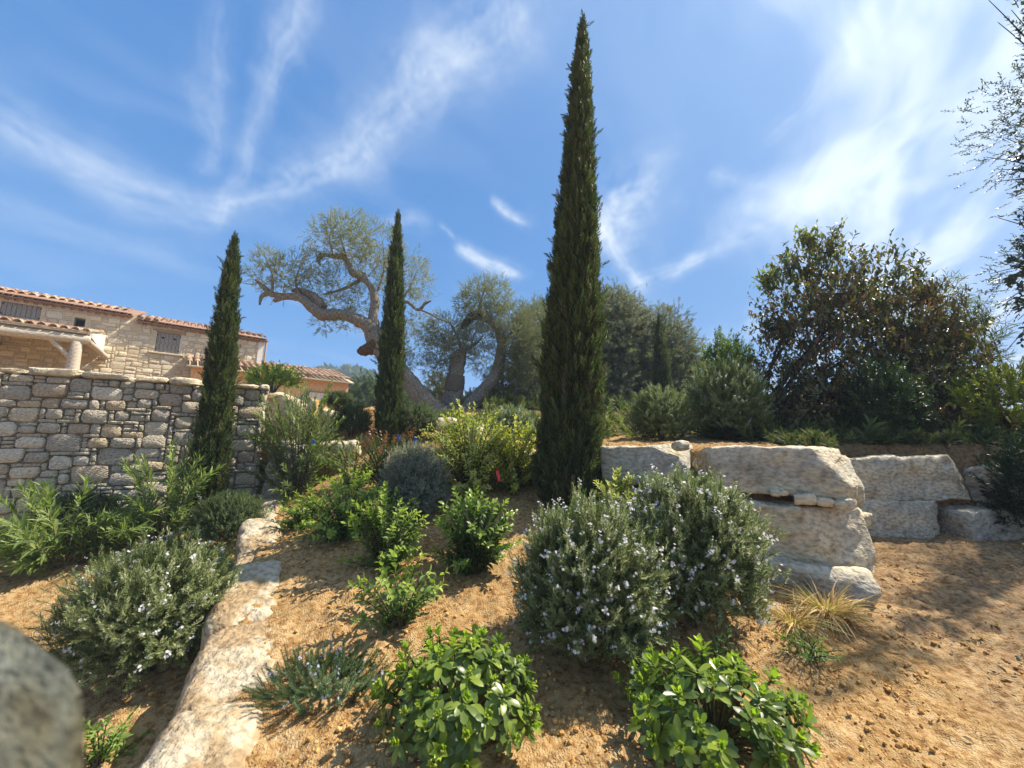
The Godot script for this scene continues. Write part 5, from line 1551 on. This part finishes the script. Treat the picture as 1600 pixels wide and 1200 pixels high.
func _ready() -> void:
	# ---- camera, sky, sun, exposure
	rng.seed = 7
	n1.seed = 3
	n1.frequency = 1.0
	n1.fractal_octaves = 3
	n2.seed = 19
	n2.frequency = 1.0
	n2.fractal_octaves = 2
	var cam := Camera3D.new()
	cam.name = "camera"
	cam.fov = 90
	cam.near = 0.02
	cam.far = 900
	cam.position = EYE
	cam.rotation_degrees = Vector3(9.46, 0, 0)
	var at := CameraAttributesPhysical.new()
	at.frustum_focal_length = 12.0
	at.frustum_focus_distance = 3.2
	at.exposure_aperture = 2.4
	at.frustum_near = 0.02
	at.frustum_far = 900
	cam.attributes = at
	add_child(cam)
	cam.fov = 90
	var sunv := Vector3(0.580, 0.785, -0.215).normalized()
	var env := Environment.new()
	env.background_mode = Environment.BG_SKY
	env.tonemap_mode = Environment.TONE_MAPPER_LINEAR
	env.tonemap_exposure = 2.0
	env.sdfgi_enabled = true
	env.ssao_enabled = true
	env.ssil_enabled = true
	var sky := Sky.new()
	var pan := PanoramaSkyMaterial.new()
	pan.panorama = make_sky(sunv)
	sky.sky_material = pan
	env.sky = sky
	env.background_energy_multiplier = 1.0
	env.fog_enabled = true
	env.fog_density = 0.0022
	env.fog_light_color = Color(0.80, 0.88, 0.97)
	var we := WorldEnvironment.new()
	we.name = "environment"
	we.environment = env
	add_child(we)
	var sun := DirectionalLight3D.new()
	sun.name = "sun"
	sun.light_energy = 1.6
	sun.light_color = Color(1.0, 0.955, 0.88)
	sun.light_angular_distance = 0.5
	sun.shadow_enabled = true
	sun.basis = Basis.looking_at(-sunv, Vector3.UP)
	add_child(sun)
	make_materials()
	M.flower_mesh = flower()
	M.plume = plume()
	M.tuft = twig(16, 0.22, 0.16, 0.035, 1.2, 0.5, 2, 2, 1.0, 0.05, 700)
	var fcb := MB.new()
	for k in 90:
		var dv := rdir()
		dv.y = absf(dv.y)
		leaf(0.16, 0.11, 1.0, 0.2, 0.1, 2, Color.WHITE * rr(0.75, 1.1), Color(-1, 0, 0), fcb, Transform3D(aim(dv + rdir() * 0.7, dv), dv * Vector3(0.28, 0.26, 0.28) * rr(0.5, 1.0)))
	M.far_crown = fcb.mesh()

	# ---- ground and large structure
	make_ground()
	rubble_wall()
	stone_house()
	porch()
	annex()
	boulders()

	# ---- trees
	olive_trees()
	big_photinia()
	overhang_tree()
	bamboo()
	far_woods()
	var g := "slender cypresses"
	cypress("tall cypress at the centre, by far the highest tree", on(0.58, 4.15, 0.05), Vector3(0.34, 6.05, 0), [[0, 0.24], [0.05, 0.265], [0.15, 0.285], [0.3, 0.265], [0.45, 0.225], [0.6, 0.17], [0.75, 0.125], [0.88, 0.08], [0.95, 0.045], [1, 0.012]], 10500, Vector2(0.14, 0.26), g)
	cypress("middle-sized cypress in front of the leaning olive tree", on(-2.02, 6.3, 0.05), Vector3(-0.02, 4.05, 0), [[0, 0.15], [0.08, 0.175], [0.25, 0.175], [0.45, 0.15], [0.65, 0.12], [0.8, 0.085], [0.92, 0.035], [1, 0.008]], 4600, Vector2(0.13, 0.24), g)
	cypress("cypress standing against the rubble wall at left", Vector3(-3.53, soil(-3.53, -4.62) - 0.05, -4.62), Vector3(-0.08, 3.62, 0), [[0, 0.12], [0.1, 0.135], [0.3, 0.135], [0.5, 0.125], [0.7, 0.10], [0.85, 0.07], [0.95, 0.038], [1, 0.01]], 4200, Vector2(0.12, 0.22), g)
	cypress("small far cypress in front of the dome-shaped olive crown", Vector3(3.72, ground(3.72, -9.4) - 0.1, -9.4), Vector3(0.02, 2.45, 0), [[0, 0.17], [0.3, 0.20], [0.6, 0.15], [0.85, 0.08], [1, 0.01]], 2200, Vector2(0.13, 0.2), g)

	# ---- shrubs with needle leaves
	var wt := [twig(12, 0.085, 0.021, 0.0052, 1.25, 0.7, 3, 2, 1.0, 0.05, 801), twig(10, 0.07, 0.023, 0.0055, 1.2, 0.65, 3, 2, 1.0, 0.05, 802)]
	var wp := [Color(0.105, 0.13, 0.048), Color(0.23, 0.26, 0.112), Color(0.33, 0.345, 0.19)]
	var wg := "white-flowered coastal rosemary shrubs"
	twig_shrub("westringia_shrub", "large round white-flowered shrub in the foreground centre", "flowering shrub", on(0.45, 2.36, 0.02), Vector3(0.82, 0.80, 0.72), wt, M.needle, 5200, Vector2(0.8, 1.35), wp, 0.45, 0.30, wg, 150, Color(0.82, 0.81, 0.83), 1)
	twig_shrub("westringia_shrub", "white-flowered shrub just right of and behind the foreground one", "flowering shrub", on(1.16, 2.60, 0.02), Vector3(0.82, 0.88, 0.74), wt, M.needle, 5400, Vector2(0.8, 1.35), wp, 0.45, 0.34, wg, 140, Color(0.82, 0.81, 0.83), 2)
	twig_shrub("westringia_shrub", "grey-green flowering shrub in the lower bed left of the edging blocks", "flowering shrub", on(-2.32, 2.70, 0.02), Vector3(0.86, 0.80, 0.80), wt, M.needle, 4800, Vector2(0.8, 1.3), wp, 0.45, 0.38, wg, 70, Color(0.82, 0.81, 0.83), 3)
	twig_shrub("westringia_shrub", "rounded grey-green shrub on the terrace, smaller one of the pair", "flowering shrub", on(2.02, 5.3, 0.02), Vector3(0.80, 0.76, 0.75), wt, M.needle, 1900, Vector2(0.9, 1.5), wp, 0.4, 0.25, wg, 30, Color(0.5, 0.5, 0.6), 4)
	twig_shrub("westringia_shrub", "rounded grey-green shrub on the terrace, larger one of the pair", "flowering shrub", on(2.98, 5.35, 0.02), Vector3(1.08, 1.16, 1.0), wt, M.needle, 3000, Vector2(0.9, 1.6), wp, 0.45, 0.28, wg, 60, Color(0.6, 0.6, 0.66), 5)
	twig_shrub("westringia_shrub", "silvery flowering shrub on the terrace just left of the tall cypress", "flowering shrub", on(-0.02, 5.3, 0.02), Vector3(0.66, 0.46, 0.5), wt, M.needle, 1200, Vector2(0.8, 1.4), [Color(0.12, 0.15, 0.06), Color(0.26, 0.29, 0.19), Color(0.34, 0.36, 0.28)], 0.6, 0.3, wg, 60, Color(0.6, 0.6, 0.66), 6)
	var ht := [twig(22, 0.10, 0.012, 0.0022, 0.9, 0.4, 3, 2, 1.0, 0.03, 803)]
	twig_shrub("heath_shrub", "dense bright green feathery shrub behind the lower bed's flowering shrub", "shrub", on(-2.56, 3.22, 0.02), Vector3(0.56, 0.52, 0.5), ht, M.needle, 1800, Vector2(0.8, 1.3), [Color(0.045, 0.095, 0.022), Color(0.095, 0.17, 0.04)], 0.6, 0.18, "", 0, Color.WHITE, 7)
	twig_shrub("round_shrub", "neat dark green ball-shaped shrub by the far edging block", "shrub", on(-3.02, 4.28, 0.02), Vector3(0.72, 0.56, 0.66), wt, M.needle, 1900, Vector2(0.7, 1.1), [Color(0.05, 0.075, 0.03), Color(0.115, 0.15, 0.06)], 0.5, 0.16, "", 8, Color(0.6, 0.6, 0.66), 8)
	twig_shrub("round_shrub", "dark round shrub half hidden behind the left oleander", "shrub", on(-4.62, 4.25, 0.02), Vector3(0.7, 0.55, 0.6), wt, M.needle, 1300, Vector2(0.7, 1.1), [Color(0.045, 0.07, 0.028), Color(0.10, 0.135, 0.05)], 0.5, 0.2, "", 0, Color.WHITE, 9)
	twig_shrub("round_shrub", "round green shrub on the slope right of the middle cypress", "shrub", on(-1.62, 6.55, 0.02), Vector3(0.78, 0.62, 0.7), wt, M.needle, 1700, Vector2(0.8, 1.3), [Color(0.06, 0.085, 0.035), Color(0.14, 0.175, 0.07)], 0.5, 0.2, "", 10, Color(0.5, 0.5, 0.6), 10)
	twig_shrub("round_shrub", "round dark shrub on the slope left of the middle cypress", "shrub", on(-2.62, 6.3, 0.02), Vector3(0.62, 0.56, 0.6), wt, M.needle, 1400, Vector2(0.8, 1.3), [Color(0.05, 0.075, 0.03), Color(0.12, 0.15, 0.06)], 0.5, 0.2, "", 0, Color.WHITE, 11)
	twig_shrub("round_shrub", "small dark bush in front of the peach outbuilding's corner", "shrub", Vector3(-3.24, ground(-3.24, -7.1), -7.1), Vector3(0.5, 0.30, 0.45), wt, M.needle, 800, Vector2(0.9, 1.4), [Color(0.04, 0.06, 0.025), Color(0.09, 0.12, 0.045)], 0.5, 0.2, "", 0, Color.WHITE, 12)
	twig_shrub("low_shrub", "low spreading green shrub at the foot of the olive trunks", "shrub", on(-1.25, 7.4, 0.02), Vector3(1.0, 0.34, 0.6), wt, M.leaf, 1300, Vector2(0.8, 1.4), [Color(0.07, 0.11, 0.03), Color(0.16, 0.21, 0.06)], 0.5, 0.3, "", 0, Color.WHITE, 13)
	twig_shrub("low_shrub", "low green mat behind the buff rocks, left of the silvery shrub", "shrub", on(-0.62, 6.4, 0.02), Vector3(1.0, 0.26, 0.6), wt, M.leaf, 1200, Vector2(0.8, 1.3), [Color(0.07, 0.10, 0.035), Color(0.15, 0.19, 0.07)], 0.5, 0.3, "", 0, Color.WHITE, 14)
	var gt := [twig(10, 0.09, 0.022, 0.0075, 1.0, 0.5, 2, 2, 1.0, 0.05, 804)]
	twig_shrub("silver_shrub", "silver-grey shrub in the middle of the bed beside the variegated one", "shrub", on(-0.98, 3.98, 0.02), Vector3(0.64, 0.72, 0.56), gt, M.dull, 4200, Vector2(0.8, 1.3), [Color(0.17, 0.185, 0.15), Color(0.34, 0.35, 0.30)], 0.35, 0.3, "", 0, Color.WHITE, 15)
	var lt := [twig(9, 0.20, 0.07, 0.02, 1.0, 0.45, 2, 3, 1.0, 0.1, 805)]
	twig_shrub("laurel_bush", "bright green laurel behind the larger terrace shrub", "shrub", Vector3(3.62, ground(3.62, -6.3), -6.3), Vector3(0.95, 1.62, 0.8), lt, M.leaf, 700, Vector2(0.8, 1.2), [Color(0.07, 0.11, 0.03), Color(0.17, 0.23, 0.06)], 0.6, 0.25, "", 0, Color.WHITE, 16)
	twig_shrub("laurel_bush", "glossy dark evergreen bush in front of the photinia at right", "shrub", Vector3(4.75, ground(4.75, -4.9), -4.9), Vector3(0.85, 0.98, 0.7), lt, M.gloss, 560, Vector2(0.6, 0.9), [Color(0.022, 0.04, 0.015), Color(0.055, 0.085, 0.03)], 0.4, 0.25, "", 0, Color.WHITE, 17)
	twig_shrub("laurel_bush", "yellow-green sunlit bush under the bamboo at the right edge", "shrub", Vector3(6.6, ground(6.6, -5.0), -5.0), Vector3(1.7, 0.95, 0.9), lt, M.leaf, 620, Vector2(0.7, 1.1), [Color(0.16, 0.20, 0.04), Color(0.34, 0.34, 0.06)], 0.4, 0.3, "", 0, Color.WHITE, 18)
	twig_shrub("laurel_bush", "dark hedge bush over the jagged rock at the right edge", "shrub", Vector3(5.36, ground(5.36, -3.85), -3.95), Vector3(0.85, 1.0, 0.75), lt, M.gloss, 820, Vector2(0.5, 0.9), [Color(0.02, 0.035, 0.014), Color(0.05, 0.075, 0.028)], 0.4, 0.25, "", 0, Color.WHITE, 19)
	twig_shrub("laurel_bush", "light green climber spilling over the end of the rubble wall", "shrub", Vector3(-3.71, 2.58, -5.90) - Vector3(0, 0.1, 0), Vector3(0.75, 0.36, 0.5), lt, M.leaf, 260, Vector2(0.5, 0.8), [Color(0.10, 0.16, 0.03), Color(0.22, 0.29, 0.06)], 0.4, 0.3, "", 0, Color.WHITE, 20)
	rosemary("low creeping rosemary with pale blue flowers near the front of the bed", on(-0.93, 2.10, 0.0))

	# ---- leafy shrubs, leaf by leaf
	var ole := leaf_set(0.125, 0.017, 0.85, 0.22, 4, [Color(0.10, 0.15, 0.045), Color(0.14, 0.195, 0.06), Color(0.19, 0.24, 0.085), Color(0.25, 0.30, 0.10)])
	var og := "oleanders"
	stems_plant("oleander_shrub", "sprawling light green oleander at the left edge of the lower bed", "oleander", on(-4.35, 3.95, 0.02), 0.72, 0.86, 44, 18, 3, ole, M.leaf, 1.0, 0.5, 1.3, 0.55, -1, 300, og, 0.25, Color(0.30, 0.27, 0.17), 0.45)
	stems_plant("oleander_shrub", "upright oleander in the lower bed left of the wall cypress", "oleander", on(-3.72, 4.30, 0.02), 0.46, 1.1, 36, 20, 3, ole, M.leaf, 0.9, 0.4, 0.95, 0.25, -1, 260, og, 0.2, Color(0.30, 0.27, 0.17), 0.5)
	var olg := leaf_set(0.110, 0.019, 0.85, 0.22, 4, [Color(0.09, 0.12, 0.045), Color(0.13, 0.17, 0.065), Color(0.20, 0.23, 0.11)])
	stems_plant("oleander_shrub", "tall grey-green oleander covering the end of the rubble wall", "oleander", on(-2.86, 5.25, 0.02), 0.60, 1.6, 84, 24, 3, olg, M.leaf, 0.9, 0.35, 0.9, 0.25, -1, 260, og, 0.12, Color(0.28, 0.25, 0.17), 0.5)
	stems_plant("oleander_shrub", "small dark oleander right of the tall one by the wall", "oleander", on(-2.15, 5.3, 0.02), 0.42, 0.66, 30, 14, 3, olg, M.leaf, 0.9, 0.4, 0.85, 0.35, -1, 120, og, 0.15, Color(0.28, 0.25, 0.17), 0.5)
	var vib := leaf_set(0.060, 0.029, 0.95, 0.28, 4, [Color(0.10, 0.17, 0.036), Color(0.14, 0.21, 0.048), Color(0.085, 0.145, 0.032), Color(0.27, 0.34, 0.065)])
	var vg := "young green shrubs in the bed"
	stems_plant("viburnum_shrub", "small green shrub nearest the boulder at the wall's end", "shrub", on(-2.12, 4.08, 0.02), 0.29, 0.4, 46, 11, 2, vib, M.leaf, 1.2, 0.6, 0.85, 0.4, 6, 120, vg)
	stems_plant("viburnum_shrub", "wide bright green shrub second from the wall's end boulder", "shrub", on(-1.54, 3.72, 0.02), 0.46, 0.66, 105, 13, 2, vib, M.leaf, 1.2, 0.6, 0.85, 0.35, 6, 220, vg)
	stems_plant("viburnum_shrub", "upright green shrub in the middle of the left part of the bed", "shrub", on(-0.98, 3.14, 0.02), 0.31, 0.64, 64, 14, 2, vib, M.leaf, 1.15, 0.6, 0.9, 0.25, 6, 220, vg)
	stems_plant("viburnum_shrub", "dark leafy shrub in front of the variegated one", "shrub", on(-0.28, 3.10, 0.02), 0.33, 0.66, 66, 14, 2, leaf_set(0.064, 0.030, 0.95, 0.28, 4, [Color(0.055, 0.105, 0.026), Color(0.085, 0.145, 0.035), Color(0.06, 0.11, 0.028), Color(0.20, 0.27, 0.06)]), M.gloss, 1.15, 0.6, 1.0, 0.25, 6, 240, vg)
	stems_plant("viburnum_shrub", "sparse young shrub with long shoots behind the rosemary", "shrub", on(-0.70, 2.56, 0.02), 0.31, 0.46, 26, 9, 2, vib, M.leaf, 1.2, 0.6, 1.0, 0.35, 6, 220, vg, 0.2)
	stems_plant("photinia_shrub", "small red-tinged photinia below the middle cypress", "shrub", on(-1.56, 4.9, 0.02), 0.46, 0.86, 84, 14, 2, leaf_set(0.055, 0.024, 0.95, 0.28, 4, [Color(0.05, 0.085, 0.025), Color(0.08, 0.11, 0.03), Color(0.06, 0.08, 0.028), Color(0.17, 0.075, 0.035)]), M.gloss, 1.1, 0.6, 1.0, 0.3, 6, 140, "")
	var vcol := [Color(0.15, 0.20, 0.05), Color(0.24, 0.28, 0.07), Color(0.38, 0.40, 0.09), Color(0.46, 0.44, 0.08)]
	var vedge := [Color(0.52, 0.52, 0.26), Color(0.58, 0.56, 0.25), Color(0.60, 0.58, 0.20), Color(0.58, 0.52, 0.12)]
	stems_plant("variegated_shrub", "large yellow-green variegated shrub left of the tall cypress", "shrub", on(-0.46, 4.42, 0.02), 0.58, 1.02, 165, 16, 2, leaf_set(0.066, 0.025, 1.1, 0.2, 4, vcol, vedge), M.leaf, 1.15, 0.6, 1.0, 0.35, -1, 300, "", 0.3)
	stems_plant("variegated_shrub", "yellow variegated shrub with a red tag, touching the tall cypress", "shrub", on(0.02, 4.50, 0.02), 0.38, 0.84, 80, 15, 2, leaf_set(0.066, 0.025, 1.1, 0.2, 4, [vcol[2], vcol[3], vcol[1]], [vedge[2], vedge[3], vedge[1]]), M.leaf, 1.15, 0.6, 1.0, 0.3, -1, 240, "", 0.35)
	stems_plant("variegated_shrub", "small variegated shrub peeping out right of the tall cypress", "shrub", on(0.98, 3.72, 0.02), 0.22, 0.52, 36, 12, 2, leaf_set(0.066, 0.025, 1.1, 0.2, 4, [vcol[1], vcol[2]], [vedge[1], vedge[2]]), M.leaf, 1.15, 0.6, 1.0, 0.3, -1, 100, "", 0.3)
	var lg := leaf_set(0.045, 0.012, 0.9, 0.25, 4, [Color(0.11, 0.18, 0.04), Color(0.17, 0.25, 0.055), Color(0.22, 0.30, 0.07)])
	stems_plant("green_weed", "light green leafy plant beside the feathery shrub in the lower bed", "plant", on(-2.52, 3.42, 0.02), 0.18, 0.40, 18, 10, 2, lg, M.leaf, 1.1, 0.6, 1.0, 0.3, -1, 100, "")
	stems_plant("green_weed", "small light green plant at the foot of the fourth edging block", "plant", on(-2.78, 3.85, 0.02), 0.17, 0.28, 16, 9, 2, lg, M.leaf, 1.1, 0.6, 1.0, 0.3, -1, 100, "")
	stems_plant("green_weed", "light green weed at the bottom of the shaded lower bed", "plant", on(-1.98, 2.12, 0.02), 0.16, 0.22, 16, 8, 2, lg, M.leaf, 1.1, 0.6, 1.15, 0.4, -1, 100, "")
	var wl := leaf_set(0.036, 0.012, 0.95, 0.25, 4, [Color(0.12, 0.19, 0.05), Color(0.17, 0.24, 0.08), Color(0.22, 0.28, 0.11)])
	stems_plant("green_weed", "tall weed with thin seed stalks above the right dwarf shrub", "plant", on(1.08, 2.18, 0.01), 0.10, 0.25, 15, 9, 2, wl, M.leaf, 1.1, 0.6, 1.0, 0.25, -1, 110, "", 0.05)
	stems_plant("green_weed", "low bushy weed in front of the dry grass tufts", "plant", on(1.62, 2.32, 0.01), 0.17, 0.13, 24, 8, 2, wl, M.leaf, 1.1, 0.6, 1.0, 0.4, -1, 140, "", 0.05)
	tobira("glossy dwarf shrub at the bottom centre, left one of the front pair", on(-0.24, 1.84, 0.02), Vector3(0.315, 0.36, 0.30), 68, 31, 0.85)
	tobira("glossy dwarf shrub at the bottom right, with many yellow-green buds", on(0.84, 1.82, 0.02), Vector3(0.345, 0.27, 0.30), 64, 32, 0.95)
	rng.seed = 99
	grass_tuft("smaller dry straw tuft beside the right flowering shrub", on(1.73, 2.58, 0.0), 0.13, 0.14, 420)
	grass_tuft("larger dry straw tuft in front of the lowest block", on(2.03, 2.68, 0.0), 0.18, 0.17, 800)
	var eg := twig(8, 0.3, 0.3, 0.01, 0.5, 0.2, 1, 5, 0.7, 0.0, 900)

	# ---- small things
	plant_tag("bright red plastic tag hanging in the yellow variegated shrub", Vector3(-0.14, 1.39, -3.68), Vector3(0.026, 0.10, 0.002), M.plastic_red, Vector3(0, 20, 14))
	var bg := "blue tags on the shrubs"
	plant_tag("blue tag on the oleander by the rubble wall", Vector3(-2.58, 1.70, -5.00), Vector3(0.05, 0.05, 0.003), M.plastic_blue, Vector3(0, 10, 40), "plant tag", bg)
	plant_tag("blue tag left above the variegated shrub", Vector3(-1.47, 1.75, -5.00), Vector3(0.05, 0.05, 0.003), M.plastic_blue, Vector3(0, 10, 40), "plant tag", bg)
	plant_tag("blue tag nearest the variegated shrub's top", Vector3(-1.25, 1.73, -5.00), Vector3(0.045, 0.07, 0.003), M.plastic_blue, Vector3(0, -10, 5), "plant tag", bg)
	plant_tag("blue tag low in the red-tinged photinia", Vector3(-1.53, 1.56, -4.75), Vector3(0.035, 0.05, 0.003), M.plastic_blue, Vector3(0, 0, 15), "plant tag", bg)
	var st := part("broken_stick", log_mesh(on(-1.06, 1.62) + Vector3(0, 0.006, 0), on(-1.13, 1.80) + Vector3(0, 0.012, 0), 0.009, 0.006, 7, 0, 0.2), M.wood, self)
	tag(st, "short pale broken stick lying beside the nearest edging block", "stick")
	crumbs()
	ground_cover()
